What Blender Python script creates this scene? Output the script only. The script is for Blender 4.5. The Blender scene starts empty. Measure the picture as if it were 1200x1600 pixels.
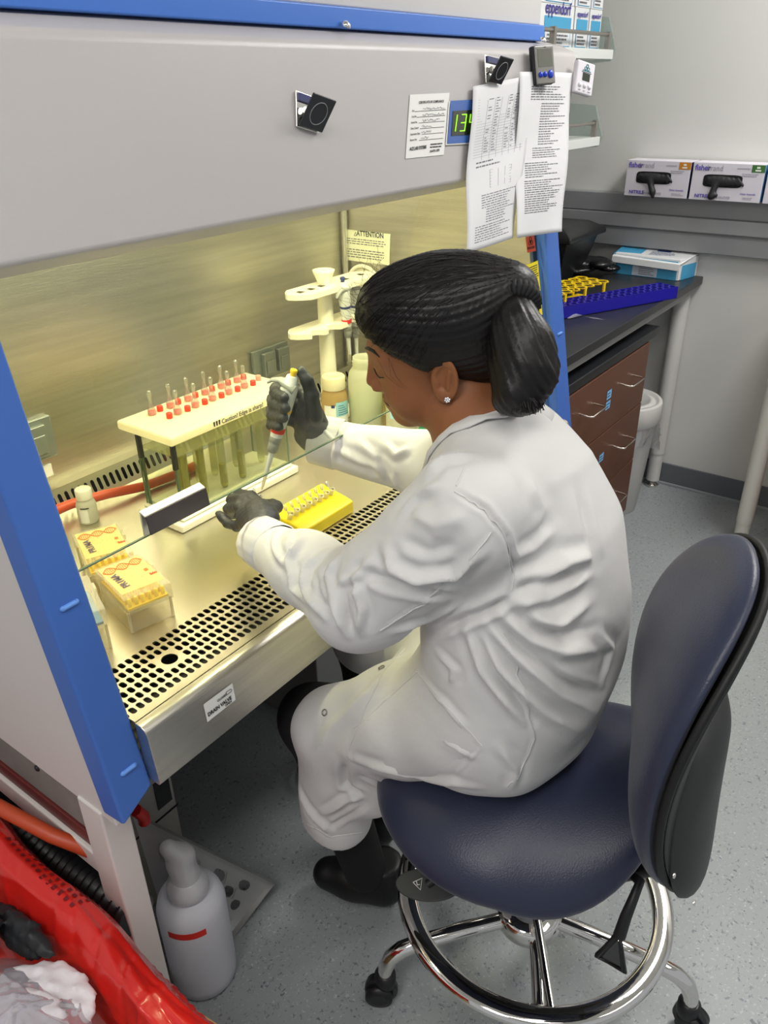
import bpy, bmesh, math, random
import numpy as np
from mathutils import Vector, Matrix
random.seed(7)
SC = bpy.context.scene
# ------------------------------------------------------------------ camera
YAW, PITCH, ROLL, FPX = 53.3745, -28.4093, -1.0135, 1235.1
def cam_axes():
    y, p, r = math.radians(YAW), math.radians(PITCH), math.radians(ROLL)
    f = Vector((math.cos(p)*math.sin(y), math.cos(p)*math.cos(y), math.sin(p)))
    x = Vector((math.cos(y), -math.sin(y), 0)); u = x.cross(f)
    return f, math.cos(r)*x + math.sin(r)*u, -math.sin(r)*x + math.cos(r)*u
cf, cr, cu = cam_axes()
cam = bpy.data.cameras.new('camera'); camo = bpy.data.objects.new('camera', cam)
SC.collection.objects.link(camo)
M = Matrix((cr, cu, -cf)).transposed().to_4x4(); M.translation = Vector((0, 0, 1.6))
camo.matrix_world = M
cam.sensor_fit = 'VERTICAL'; cam.sensor_height = 24.0; cam.lens = FPX/1600*24.0
cam.clip_start = 0.02
SC.camera = camo
SC.view_settings.view_transform = 'Standard'; SC.view_settings.look = 'None'
SC.view_settings.gamma = 1; SC.view_settings.use_curve_mapping = False
SC.view_settings.exposure = 0.08
# ------------------------------------------------------------------ light
w = bpy.data.worlds.new('world'); SC.world = w; w.use_nodes = True
w.node_tree.nodes['Background'].inputs[0].default_value = (0.80, 0.82, 0.86, 1)
w.node_tree.nodes['Background'].inputs[1].default_value = 0.46
def area(name, loc, sx, sy, power, col, rot=(0, 0, 0)):
    l = bpy.data.lights.new(name, 'AREA'); l.shape = 'RECTANGLE'; l.size = sx; l.size_y = sy
    l.energy = power; l.color = col
    o = bpy.data.objects.new(name, l); o.location = loc; o.rotation_euler = rot
    SC.collection.objects.link(o); return o
CEIL = [(0.35, -0.15), (2.65, 0.0), (-0.95, 0.25), (1.4, -1.5)]
for (x, y), pw in zip(CEIL, (7, 34, 20, 5)):
    area('ceiling_panel_light', (x, y, 2.655), 1.15, 0.55, pw, (1.0, 0.975, 0.95))
# the cabinet's own fluorescent tube, high inside behind the hood
area('cabinet_lamp_light', (1.16, 1.02, 1.60), 1.3, 0.10, 25, (1.0, 0.94, 0.62), (math.radians(16), 0, 0))

# ------------------------------------------------------------------ helpers
def lin(c):
    return tuple(((v/255)/12.92 if v/255 <= .04045 else ((v/255+.055)/1.055)**2.4) for v in c)
MATS = {}
def mat(name, rgb, rough=.5, metal=0, spec=.5, bump=0, bscale=60, noise=0, nscale=8, coat=0, trans=0, aniso=0, stretch=None, sss=0, emit=0, alpha=1, sheen=0):
    if name in MATS: return MATS[name]
    m = bpy.data.materials.new(name); m.use_nodes = True; nt = m.node_tree
    b = nt.nodes['Principled BSDF']; c = lin(rgb)+(1,)
    b.inputs['Base Color'].default_value = c; b.inputs['Roughness'].default_value = rough
    b.inputs['Metallic'].default_value = metal; b.inputs['Specular IOR Level'].default_value = spec
    b.inputs['Coat Weight'].default_value = coat; b.inputs['Transmission Weight'].default_value = trans
    if sheen: b.inputs['Sheen Weight'].default_value = sheen
    if alpha < 1: b.inputs['Alpha'].default_value = alpha
    if sss:
        b.inputs['Subsurface Weight'].default_value = sss; b.inputs['Subsurface Radius'].default_value = (.012, .006, .004); b.inputs['Subsurface Scale'].default_value = 1
    if emit:
        b.inputs['Emission Color'].default_value = c; b.inputs['Emission Strength'].default_value = emit
    if bump or noise:
        tc = nt.nodes.new('ShaderNodeTexCoord'); mp = nt.nodes.new('ShaderNodeMapping')
        nt.links.new(tc.outputs['Object'], mp.inputs[0])
        if stretch: mp.inputs['Scale'].default_value = stretch
        if bump:
            n = nt.nodes.new('ShaderNodeTexNoise'); n.inputs['Scale'].default_value = bscale; n.inputs['Detail'].default_value = 4
            nt.links.new(mp.outputs[0], n.inputs[0])
            bp = nt.nodes.new('ShaderNodeBump'); bp.inputs['Strength'].default_value = bump; bp.inputs['Distance'].default_value = .002
            nt.links.new(n.outputs[0], bp.inputs['Height']); nt.links.new(bp.outputs[0], b.inputs['Normal'])
        if noise:
            n = nt.nodes.new('ShaderNodeTexNoise'); n.inputs['Scale'].default_value = nscale; n.inputs['Detail'].default_value = 5
            nt.links.new(mp.outputs[0], n.inputs[0])
            r = nt.nodes.new('ShaderNodeValToRGB'); r.color_ramp.elements[0].position = .3; r.color_ramp.elements[1].position = .7
            r.color_ramp.elements[0].color = tuple(v*(1-noise) for v in c[:3])+(1,); r.color_ramp.elements[1].color = tuple(min(1, v*(1+noise)) for v in c[:3])+(1,)
            nt.links.new(n.outputs[0], r.inputs[0]); nt.links.new(r.outputs[0], b.inputs['Base Color'])
    MATS[name] = m; return m
def glassy(name, tint, fac=.12, rough=.03, milk=0, milkcol=(255, 255, 255)):
    """thin clear sheet: transparent + glossy (+ a little milky diffuse)"""
    if name in MATS: return MATS[name]
    m = bpy.data.materials.new(name); m.use_nodes = True; nt = m.node_tree; nt.nodes.clear()
    o = nt.nodes.new('ShaderNodeOutputMaterial'); t = nt.nodes.new('ShaderNodeBsdfTransparent'); g = nt.nodes.new('ShaderNodeBsdfGlossy')
    t.inputs[0].default_value = lin(tint)+(1,); g.inputs['Roughness'].default_value = rough
    lw = nt.nodes.new('ShaderNodeLayerWeight'); lw.inputs[0].default_value = .35
    ml = nt.nodes.new('ShaderNodeMath'); ml.operation = 'MULTIPLY_ADD'; ml.inputs[1].default_value = .5; ml.inputs[2].default_value = fac*.4
    nt.links.new(lw.outputs['Facing'], ml.inputs[0])
    mx = nt.nodes.new('ShaderNodeMixShader'); nt.links.new(ml.outputs[0], mx.inputs[0]); nt.links.new(t.outputs[0], mx.inputs[1]); nt.links.new(g.outputs[0], mx.inputs[2])
    ml2 = nt.nodes.new('ShaderNodeMath'); ml2.operation = 'MULTIPLY'; ml2.inputs[1].default_value = fac*3
    nt.links.new(ml.outputs[0], ml2.inputs[0]); nt.links.new(ml2.outputs[0], mx.inputs[0])
    out = mx
    if milk:
        d = nt.nodes.new('ShaderNodeBsdfDiffuse'); d.inputs[0].default_value = lin(milkcol)+(1,)
        tl = nt.nodes.new('ShaderNodeBsdfTranslucent'); tl.inputs[0].default_value = lin(milkcol)+(1,)
        m1 = nt.nodes.new('ShaderNodeMixShader'); m1.inputs[0].default_value = .5
        nt.links.new(d.outputs[0], m1.inputs[1]); nt.links.new(tl.outputs[0], m1.inputs[2])
        m2 = nt.nodes.new('ShaderNodeMixShader'); m2.inputs[0].default_value = milk
        nt.links.new(mx.outputs[0], m2.inputs[1]); nt.links.new(m1.outputs[0], m2.inputs[2]); out = m2
    nt.links.new(out.outputs[0], o.inputs[0]); MATS[name] = m; return m

class MB:
    """collects shapes in world coordinates; build() links them as ONE mesh object"""
    def __init__(s): s.v = []; s.f = []; s.sm = []
    def add(s, vs, fs, smooth=False):
        n = len(s.v); s.v += [tuple(v) for v in vs]; s.f += [tuple(i+n for i in f) for f in fs]; s.sm += [smooth]*len(fs); return s
    def box(s, a, b, R=None, c=None):
        x0, y0, z0 = a; x1, y1, z1 = b
        vs = [Vector((x, y, z)) for z in (z0, z1) for y in (y0, y1) for x in (x0, x1)]
        if R is not None: vs = [R @ (v-Vector(c))+Vector(c) for v in vs]
        return s.add(vs, [(0, 2, 3, 1), (4, 5, 7, 6), (0, 1, 5, 4), (2, 6, 7, 3), (0, 4, 6, 2), (1, 3, 7, 5)])
    def slab(s, quad, n, t):
        """quad of 4 points extruded by t along n"""
        n = Vector(n).normalized()*t; q = [Vector(p) for p in quad]
        k = len(q); vs = q+[p+n for p in q]
        fs = [tuple(range(k))[::-1], tuple(range(k, 2*k))]+[(i, (i+1) % k, (i+1) % k+k, i+k) for i in range(k)]
        return s.add(vs, fs)
    def tube(s, pts, r, seg=12, cap=True, flat=1.0):
        pts = [Vector(p) for p in pts]; rs = r if isinstance(r, (list, tuple)) else [r]*len(pts)
        vs = []; up = None
        for i, p in enumerate(pts):
            d = (pts[min(i+1, len(pts)-1)]-pts[max(i-1, 0)]).normalized()
            if up is None:
                up = Vector((0, 0, 1)) if abs(d.z) < .9 else Vector((1, 0, 0))
            a = d.cross(up).normalized(); b = a.cross(d).normalized(); up = b
            for k in range(seg):
                t = 2*math.pi*k/seg; vs.append(p+a*math.cos(t)*rs[i]+b*math.sin(t)*rs[i]*flat)
        fs = [(i*seg+k, i*seg+(k+1) % seg, (i+1)*seg+(k+1) % seg, (i+1)*seg+k) for i in range(len(pts)-1) for k in range(seg)]
        s.add(vs, fs, True)
        if cap:
            s.add(vs[:seg], [tuple(range(seg))[::-1]]); s.add(vs[-seg:], [tuple(range(seg))])
        return s
    def lathe(s, prof, base=(0, 0, 0), axis=(0, 0, 1), seg=24, cap=True, smooth=True):
        """prof: list of (r, h) along axis"""
        ax = Vector(axis).normalized(); t0 = Vector((1, 0, 0)) if abs(ax.x) < .9 else Vector((0, 1, 0))
        a = ax.cross(t0).normalized(); b = ax.cross(a); base = Vector(base); vs = []
        for (r, h) in prof:
            for k in range(seg):
                t = 2*math.pi*k/seg; vs.append(base+ax*h+(a*math.cos(t)+b*math.sin(t))*max(r, 1e-5))
        fs = [(i*seg+k, i*seg+(k+1) % seg, (i+1)*seg+(k+1) % seg, (i+1)*seg+k) for i in range(len(prof)-1) for k in range(seg)]
        s.add(vs, fs, smooth)
        if cap:
            s.add(vs[:seg], [tuple(range(seg))[::-1]]); s.add(vs[-seg:], [tuple(range(seg))])
        return s
    def ring(s, c, R, r, axis=(0, 0, 1), seg=64, k=12, fr=1.0):
        ax = Vector(axis).normalized(); t0 = Vector((1, 0, 0)) if abs(ax.x) < .9 else Vector((0, 1, 0))
        a = ax.cross(t0).normalized(); b = ax.cross(a); c = Vector(c); vs = []
        for i in range(seg):
            t = 2*math.pi*i/seg; d = a*math.cos(t)+b*math.sin(t)
            for j in range(k):
                q = 2*math.pi*j/k; vs.append(c+d*(R+r*math.cos(q))+ax*r*fr*math.sin(q))
        return s.add(vs, [(i*k+j, ((i+1) % seg)*k+j, ((i+1) % seg)*k+(j+1) % k, i*k+(j+1) % k) for i in range(seg) for j in range(k)], True)
    def build(s, name, m, parent=None, bevel=0, seg=2, auto=True):
        me = bpy.data.meshes.new(name); V = np.array(s.v, float)
        lo, hi = V.min(0), V.max(0); o = np.array([(lo[0]+hi[0])/2, (lo[1]+hi[1])/2, lo[2]])
        me.from_pydata([tuple(v) for v in (V-o)], [], s.f); me.materials.append(m)
        me.polygons.foreach_set('use_smooth', s.sm)
        bm = bmesh.new(); bm.from_mesh(me); bmesh.ops.recalc_face_normals(bm, faces=bm.faces); bm.to_mesh(me); bm.free()
        ob = bpy.data.objects.new(name, me); SC.collection.objects.link(ob)
        put(ob, tuple(o), parent)
        if bevel:
            b = ob.modifiers.new('bevel', 'BEVEL'); b.width = bevel; b.segments = seg; b.limit_method = 'ANGLE'; b.angle_limit = math.radians(40)
            me.polygons.foreach_set('use_smooth', [True]*len(me.polygons))
            wn = ob.modifiers.new('wn', 'WEIGHTED_NORMAL'); wn.keep_sharp = False
        return ob
def wloc(o):
    return (wloc(o.parent) if o.parent else Vector((0, 0, 0)))+Vector(o.location)
def put(ob, o, parent):
    if parent is None: ob.location = o
    else: ob.parent = parent; ob.location = Vector(o)-wloc(parent)
def thing(name, loc, label, cat, group=None):
    o = bpy.data.objects.new(name, None); o.empty_display_size = .05; SC.collection.objects.link(o); o.location = loc
    return tag(o, label, cat, group)
def tag(o, label, cat, group=None):
    o['label'] = label; o['category'] = cat
    if group: o['group'] = group
    return o
def struct(o): o['kind'] = 'structure'; return o
def dup(src, delta=(0, 0, 0), label=None, group=None, rotz=0, loc=None):
    r = src.copy(); SC.collection.objects.link(r)
    r.location = Vector(loc) if loc is not None else Vector(src.location)+Vector(delta)
    if rotz: r.rotation_euler = (0, 0, rotz)
    if label: r['label'] = label
    if group: r['group'] = group
    for ch in src.children:
        c = ch.copy(); SC.collection.objects.link(c); c.parent = r
        for g in ch.children:
            d = g.copy(); SC.collection.objects.link(d); d.parent = c
    return r
def text(name, s, size, org, xd, yd, m, parent, align='LEFT', bold=0, sx=1.0, lift=.0006):
    cu = bpy.data.curves.new(name, 'FONT'); cu.body = s; cu.size = size; cu.align_x = align; cu.extrude = .0001; cu.offset = bold
    cu.resolution_u = 3
    t = bpy.data.objects.new(name, cu); SC.collection.objects.link(t)
    dg = bpy.context.evaluated_depsgraph_get(); me = bpy.data.meshes.new_from_object(t.evaluated_get(dg))
    bpy.data.objects.remove(t); bpy.data.curves.remove(cu)
    xd = Vector(xd).normalized(); yd = Vector(yd).normalized(); n = xd.cross(yd).normalized()
    R = Matrix((xd*sx, yd, n)).transposed().to_4x4(); R.translation = Vector(org)+n*lift
    me.transform(R); me.name = name
    V = [v.co.copy() for v in me.vertices]
    if not V: return None
    o = Vector(((min(v.x for v in V)+max(v.x for v in V))/2, (min(v.y for v in V)+max(v.y for v in V))/2, min(v.z for v in V)))
    me.transform(Matrix.Translation(-o)); me.materials.clear(); me.materials.append(m)
    ob = bpy.data.objects.new(name, me); SC.collection.objects.link(ob); put(ob, o, parent); return ob
class Plane2:
    """local 2-D frame on a sheet given by 4 corners TL, TR, BR, BL (bilinear)"""
    def __init__(s, TL, TR, BR, BL):
        s.c = [Vector(p) for p in (TL, TR, BR, BL)]
        s.n = (s.c[1]-s.c[0]).cross(s.c[3]-s.c[0]).normalized()*-1
    def p(s, u, v, h=0):
        a = s.c[0].lerp(s.c[1], u); b = s.c[3].lerp(s.c[2], u); return a.lerp(b, v)+s.n*h
    def quad(s, mb, u0, v0, u1, v1, h=.0005):
        mb.add([s.p(u0, v0, h), s.p(u1, v0, h), s.p(u1, v1, h), s.p(u0, v1, h)], [(0, 3, 2, 1)])
    def dirs(s): return (s.c[1]-s.c[0]).normalized(), (s.c[0]-s.c[3]).normalized()
def lines_block(P, mb, u0, u1, v0, v1, n, jit=.35, h=.0005, thick=.35, words=True, rnd=random):
    for i in range(n):
        a = v0+(v1-v0)*(i+.5)/n; t = (v1-v0)/n*thick/2; e = u1-(u1-u0)*rnd.random()*jit; x = u0
        while x < e:
            wd = (u1-u0)*rnd.uniform(.03, .12) if words else e-x
            P.quad(mb, x, a-t, min(x+wd, e), a+t, h); x += wd+(u1-u0)*.018

# ------------------------------------------------------------------ implicit surfaces (for the figure and soft goods)
def rcone(p, a, b, r1, r2, sc=(1, 1, 1)):
    s = np.array(sc, float); p = p*s; a = np.array(a)*s; b = np.array(b)*s
    ab = b-a; t = np.clip(((p-a)@ab)/max(ab@ab, 1e-9), 0, 1)
    return np.linalg.norm(p-a-t[..., None]*ab, axis=-1)-(r1+(r2-r1)*t)
def ell(p, c, r, R=None):
    q = p-np.array(c)
    if R is not None: q = q@np.array(R)
    r = np.array(r); k0 = np.linalg.norm(q/r, axis=-1); k1 = np.linalg.norm(q/(r*r), axis=-1)
    return k0*(k0-1)/np.maximum(k1, 1e-6)
def smin(a, b, k):
    h = np.maximum(k-np.abs(a-b), 0)/k; return np.minimum(a, b)-h*h*k*.25
def grid_eval(fn, lo, hi, h):
    lo = np.array(lo, float); n = np.ceil((np.array(hi)-lo)/h).astype(int)+1
    D = np.empty(n)
    ys, zs = np.meshgrid(lo[1]+np.arange(n[1])*h, lo[2]+np.arange(n[2])*h, indexing='ij')
    for i in range(0, n[0], 8):
        k = min(8, n[0]-i); xs = lo[0]+(i+np.arange(k))*h
        P = np.empty((k, n[1], n[2], 3)); P[..., 0] = xs[:, None, None]; P[..., 1] = ys; P[..., 2] = zs
        D[i:i+k] = fn(P)
    return D, lo
def surfnet(fn, lo, hi, h, smooth=1):
    D, lo = grid_eval(fn, lo, hi, h); S = D < 0; n = np.array(D.shape)
    nc = n-1
    cs = [(i, j, k) for i in (0, 1) for j in (0, 1) for k in (0, 1)]
    sub = lambda A, c: A[c[0]:c[0]+nc[0], c[1]:c[1]+nc[1], c[2]:c[2]+nc[2]]
    cnt = sum(sub(S, c).astype(np.int8) for c in cs); act = (cnt > 0) & (cnt < 8)
    idx = -np.ones(nc, int); ai = np.argwhere(act); idx[act] = np.arange(len(ai))
    acc = np.zeros((len(ai), 3)); num = np.zeros(len(ai))
    for a in cs:
        for ax in range(3):
            if a[ax] == 0:
                b = list(a); b[ax] = 1; A = ai+np.array(a); B = ai+np.array(b)
                da = D[A[:, 0], A[:, 1], A[:, 2]]; db = D[B[:, 0], B[:, 1], B[:, 2]]; m = (da < 0) != (db < 0)
                t = np.where(m, da/np.where(m, da-db, 1), 0); p = np.array(a, float)+t[:, None]*(np.array(b)-np.array(a))
                acc[m] += p[m]; num[m] += 1
    V = lo+(ai+acc/num[:, None])*h; F = []
    for ax in range(3):
        o1, o2 = (ax+1) % 3, (ax+2) % 3
        A = [slice(None)]*3; B = [slice(None)]*3; A[ax] = slice(0, -1); B[ax] = slice(1, None)
        sa = S[tuple(A)]; sb = S[tuple(B)]; e = np.argwhere(sa != sb)
        e = e[(e[:, o1] > 0) & (e[:, o2] > 0) & (e[:, o1] < n[o1]-1) & (e[:, o2] < n[o2]-1)]
        def ci(d1, d2):
            q = e.copy(); q[:, o1] += d1; q[:, o2] += d2; return idx[q[:, 0], q[:, 1], q[:, 2]]
        quad = np.stack([ci(-1, -1), ci(0, -1), ci(0, 0), ci(-1, 0)], 1)
        fl = ~sa[e[:, 0], e[:, 1], e[:, 2]]; quad[fl] = quad[fl][:, ::-1]; F.append(quad)
    F = np.concatenate(F); F = F[(F >= 0).all(1)]
    return relax(V, F, smooth), F
def relax(V, F, it, lam=.5):
    E = np.concatenate([F[:, [0, 1]], F[:, [1, 2]], F[:, [2, 3]], F[:, [3, 0]]]); E = np.concatenate([E, E[:, ::-1]])
    deg = np.bincount(E[:, 0], minlength=len(V))[:, None]
    for i in range(it):
        A = np.stack([np.bincount(E[:, 0], V[E[:, 1], c], minlength=len(V)) for c in range(3)], 1)/np.maximum(deg, 1)
        V = V+lam*(A-V)
    return V
def vnormals(V, F):
    fn = np.cross(V[F[:, 2]]-V[F[:, 0]], V[F[:, 3]]-V[F[:, 1]]); N = np.zeros_like(V)
    for k in range(4):
        for c in range(3): N[:, c] += np.bincount(F[:, k], fn[:, c], minlength=len(V))
    return N/np.maximum(np.linalg.norm(N, axis=1, keepdims=True), 1e-12)
def pdist(V, pts):
    """distance of V to a polyline, and position 0..1 along it"""
    pts = np.array(pts, float); best = np.full(len(V), 9.); tt = np.zeros(len(V)); L = len(pts)-1
    for i in range(L):
        a, b = pts[i], pts[i+1]; ab = b-a; t = np.clip(((V-a)@ab)/max(ab@ab, 1e-9), 0, 1)
        d = np.linalg.norm(V-a-t[:, None]*ab, axis=1); m = d < best; best[m] = d[m]; tt[m] = (i+t[m])/L
    return best, tt
def soft_obj(name, V, F, m, parent=None):
    V = np.asarray(V); lo, hi = V.min(0), V.max(0); o = np.array([(lo[0]+hi[0])/2, (lo[1]+hi[1])/2, lo[2]])
    me = bpy.data.meshes.new(name); me.vertices.add(len(V)); me.vertices.foreach_set('co', (V-o).ravel())
    me.loops.add(F.size); me.polygons.add(len(F)); me.loops.foreach_set('vertex_index', F.ravel().astype(np.int32))
    me.polygons.foreach_set('loop_start', (np.arange(len(F))*4).astype(np.int32)); me.polygons.foreach_set('use_smooth', [True]*len(F))
    me.update(calc_edges=True); me.validate(); me.materials.append(m)
    ob = bpy.data.objects.new(name, me); SC.collection.objects.link(ob); put(ob, tuple(o), parent); return ob
def pillow(name, outline, surf, tf, tb, m, parent=None, nr=14, na=64, pw=4):
    """closed cushion: outline(theta)->(a,b); surf(a,b)->(point, normal); front/back thickness"""
    V = []; F = []
    for side, t in ((1, tf), (-1, tb)):
        base = len(V)
        for i in range(nr+1):
            r = math.sin(i/nr*math.pi/2)
            for k in range(na):
                a, b = outline(2*math.pi*k/na); p, n = surf(a*r, b*r)
                V.append(Vector(p)+Vector(n)*side*t*(1-r**pw)**.5)
        for i in range(nr):
            for k in range(na):
                q = (base+i*na+k, base+i*na+(k+1) % na, base+(i+1)*na+(k+1) % na, base+(i+1)*na+k)
                F.append(q if side > 0 else q[::-1])
    mb = MB(); mb.add(V, F, True); ob = mb.build(name, m, parent)
    bm = bmesh.new(); bm.from_mesh(ob.data); bmesh.ops.remove_doubles(bm, verts=bm.verts, dist=1e-5); bmesh.ops.recalc_face_normals(bm, faces=bm.faces); bm.to_mesh(ob.data); bm.free()
    return ob

# ------------------------------------------------------------------ materials
WHITE = mat('white_paint', (200, 198, 196), .38, bump=.05, bscale=900)
HOODP = mat('hood_paint', (184, 180, 179), .36, bump=.12, bscale=1400)
GREYP = mat('grey_paint', (210, 203, 200), .4)
BLUE = mat('blue_paint', (62, 104, 182), .38)
STEEL = mat('brushed_steel', (205, 201, 190), .33, 1, bump=.25, bscale=30, stretch=(1, 1, 22), noise=.10, nscale=3)
STEELW = mat('work_steel', (214, 209, 194), .32, 1, bump=.15, bscale=60, noise=.05, nscale=4)
CHROME = mat('chrome', (235, 232, 228), .06, 1)
BLACKP = mat('black_plastic', (22, 22, 24), .45)
BLACKH = mat('black_matte', (9, 9, 10), .8)
GLASS = glassy('clear_glass', (236, 244, 232), .16, .01)
EDGE = glassy('glass_edge', (70, 105, 90), .3, .1, .45, (110, 140, 125))
INK = mat('black_ink', (30, 30, 34), .7)
GINK = mat('grey_ink', (105, 105, 110), .7)
PAPER = mat('paper', (218, 218, 219), .75, bump=.1, bscale=25)
LABEL = mat('white_label', (232, 232, 228), .5)
WPLA = mat('white_plastic', (232, 228, 212), .35)

# ------------------------------------------------------------------ room shell
def floor_mat():
    m = mat('vinyl_floor', (122, 130, 134), .42, bump=.04, bscale=300); nt = m.node_tree; b = nt.nodes['Principled BSDF']
    tc = nt.nodes.new('ShaderNodeTexCoord'); last = None
    base = nt.nodes.new('ShaderNodeRGB'); base.outputs[0].default_value = lin((148, 153, 155))+(1,); last = base.outputs[0]
    for sc, lo, hi, col in ((130, .63, .67, (98, 106, 116)), (150, .62, .68, (176, 182, 184)), (90, .68, .71, (84, 92, 102)), (8, .4, .9, (150, 156, 158))):
        n = nt.nodes.new('ShaderNodeTexNoise'); n.inputs['Scale'].default_value = sc; n.inputs['Detail'].default_value = 2; n.inputs['Distortion'].default_value = .6
        nt.links.new(tc.outputs['Object'], n.inputs[0]); r = nt.nodes.new('ShaderNodeMapRange'); r.inputs[1].default_value = lo; r.inputs[2].default_value = hi
        mp = nt.nodes.new('ShaderNodeMapping'); mp.inputs['Location'].default_value = (sc*.37, sc*.11, 0); nt.links.new(tc.outputs['Object'], mp.inputs[0]); nt.links.new(mp.outputs[0], n.inputs[0])
        nt.links.new(n.outputs[0], r.inputs[0]); x = nt.nodes.new('ShaderNodeMixRGB'); x.inputs[2].default_value = lin(col)+(1,)
        ml = nt.nodes.new('ShaderNodeMath'); ml.operation = 'MULTIPLY'; ml.inputs[1].default_value = .85; nt.links.new(r.outputs[0], ml.inputs[0])
        nt.links.new(ml.outputs[0], x.inputs[0]); nt.links.new(last, x.inputs[1]); last = x.outputs[0]
    nt.links.new(last, b.inputs['Base Color']); return m
FLOOR = floor_mat()
WALL = mat('wall_paint', (212, 212, 208), .6, bump=.15, bscale=350)
def sbox(name, a, b, m, bevel=0): return struct(MB().box(a, b).build(name, m, None, bevel))
sbox('floor', (-1.9, -2.4, -.08), (3.45, 1.75, 0), FLOOR)
sbox('wall_back', (-1.9, 1.63, 0), (3.45, 1.75, 2.72), WALL)
sbox('wall_right', (3.31, -2.4, 0), (3.45, 1.63, 2.72), WALL)
CEILM = mat('ceiling_tile', (225, 225, 220), .8)
cl = MB(); cl.box((-1.9, -2.4, 2.72), (3.45, 1.75, 2.80)); struct(cl.build('ceiling', CEILM))
for i, (x, y) in enumerate(CEIL):
    t = thing('ceiling_light', (x, y, 2.66), ['recessed fluorescent ceiling panel above the stool', 'recessed fluorescent ceiling panel near the end wall', 'recessed fluorescent ceiling panel left of the cabinet', 'recessed fluorescent ceiling panel over the open floor behind the stool'][i], 'ceiling light')
    MB().box((x-.6, y-.3, 2.67), (x+.6, y+.3, 2.719)).build('frame', WHITE, t)
    MB().box((x-.57, y-.27, 2.662), (x+.57, y+.27, 2.669)).build('diffuser', mat('lamp_diffuser', (255, 250, 240), .5, emit=2.2), t)
BASEB = mat('rubber_base', (98, 103, 108), .5)
struct(MB().box((3.302, -2.4, 0), (3.311, 1.63, .10)).build('baseboard_right', BASEB, None, .003))
struct(MB().box((1.99, 1.62, 0), (3.30, 1.631, .10)).build('baseboard_back', BASEB, None, .003))
struct(MB().box((3.294, -2.4, 0), (3.302, 1.62, .012)).build('trim_1', mat('grey_sealant', (150, 155, 158), .5), None, .002))

# wall raceway on the end wall
rw = thing('wall_raceway', (3.29, .3, 1.0), 'long grey two-channel metal raceway along the end wall under the glove boxes', 'raceway')
RWM = mat('raceway_metal', (150, 152, 154), .42, .25)
MB().box((3.262, -.8, 1.008), (3.309, 1.60, 1.206)).build('channel', RWM, rw, .004)
MB().box((3.257, -.8, 1.078), (3.262, 1.60, 1.080)).box((3.257, -.8, 1.137), (3.262, 1.60, 1.139)).build('seam', mat('raceway_seam', (95, 97, 100), .5), rw)
MB().box((3.256, -.8, 1.083), (3.262, 1.60, 1.134)).build('cover', mat('raceway_cover', (160, 162, 164), .4, .25), rw, .003)

# ------------------------------------------------------------------ biosafety cabinet
CAB = thing('biosafety_cabinet', (1.2, 1.2, 0), 'large white steel biosafety cabinet with blue posts, lit steel interior and glass sash', 'biosafety cabinet')
K = .1763
def fy(z, c=.668): return c+K*z
def yz_slab(x0, x1, poly, mb=None):
    mb = mb or MB(); n = len(poly)
    vs = [(x0, y, z) for y, z in poly]+[(x1, y, z) for y, z in poly]
    return mb.add(vs, [tuple(range(n))[::-1], tuple(range(n, 2*n))]+[(i, (i+1) % n, (i+1) % n+n, i+n) for i in range(n)])
ZB = .633
for x0, x1, xi0, xi1, s in ((.412, .432, .433, .446, 'l'), (1.935, 1.96, 1.85, 1.934, 'r')):
    yz_slab(x0, x1, [(fy(ZB, .70), ZB), (fy(1.42, .70), 1.42), (1.0, 1.70), (1.60, 1.70), (1.60, ZB)]).build('side_panel', GREYP, CAB, .003)
    yz_slab(xi0, xi1, [(fy(.70, .695), .70), (fy(1.42, .695), 1.42), (1.5, 1.66), (1.5, .70)]).build('inner_side_wall', STEEL, CAB)
MB().box((.446, 1.50, .74), (1.85, 1.515, 1.66)).build('inner_back_wall', STEEL, CAB)
MB().box((.446, 1.05, 1.655), (1.85, 1.50, 1.665)).build('inner_ceiling', STEEL, CAB)
MB().box((.432, 1.516, .70), (1.935, 1.60, 1.70)).build('rear_plenum', GREYP, CAB)
# lamp
MB().box((.5, .975, 1.625), (1.8, 1.045, 1.655)).build('lamp_fixture', WHITE, CAB, .003)
MB().tube([(.52, 1.01, 1.612), (1.78, 1.01, 1.612)], .0125, 16).build('fluorescent_tube', mat('tube_glow', (255, 246, 190), .4, emit=3), CAB)
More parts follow.
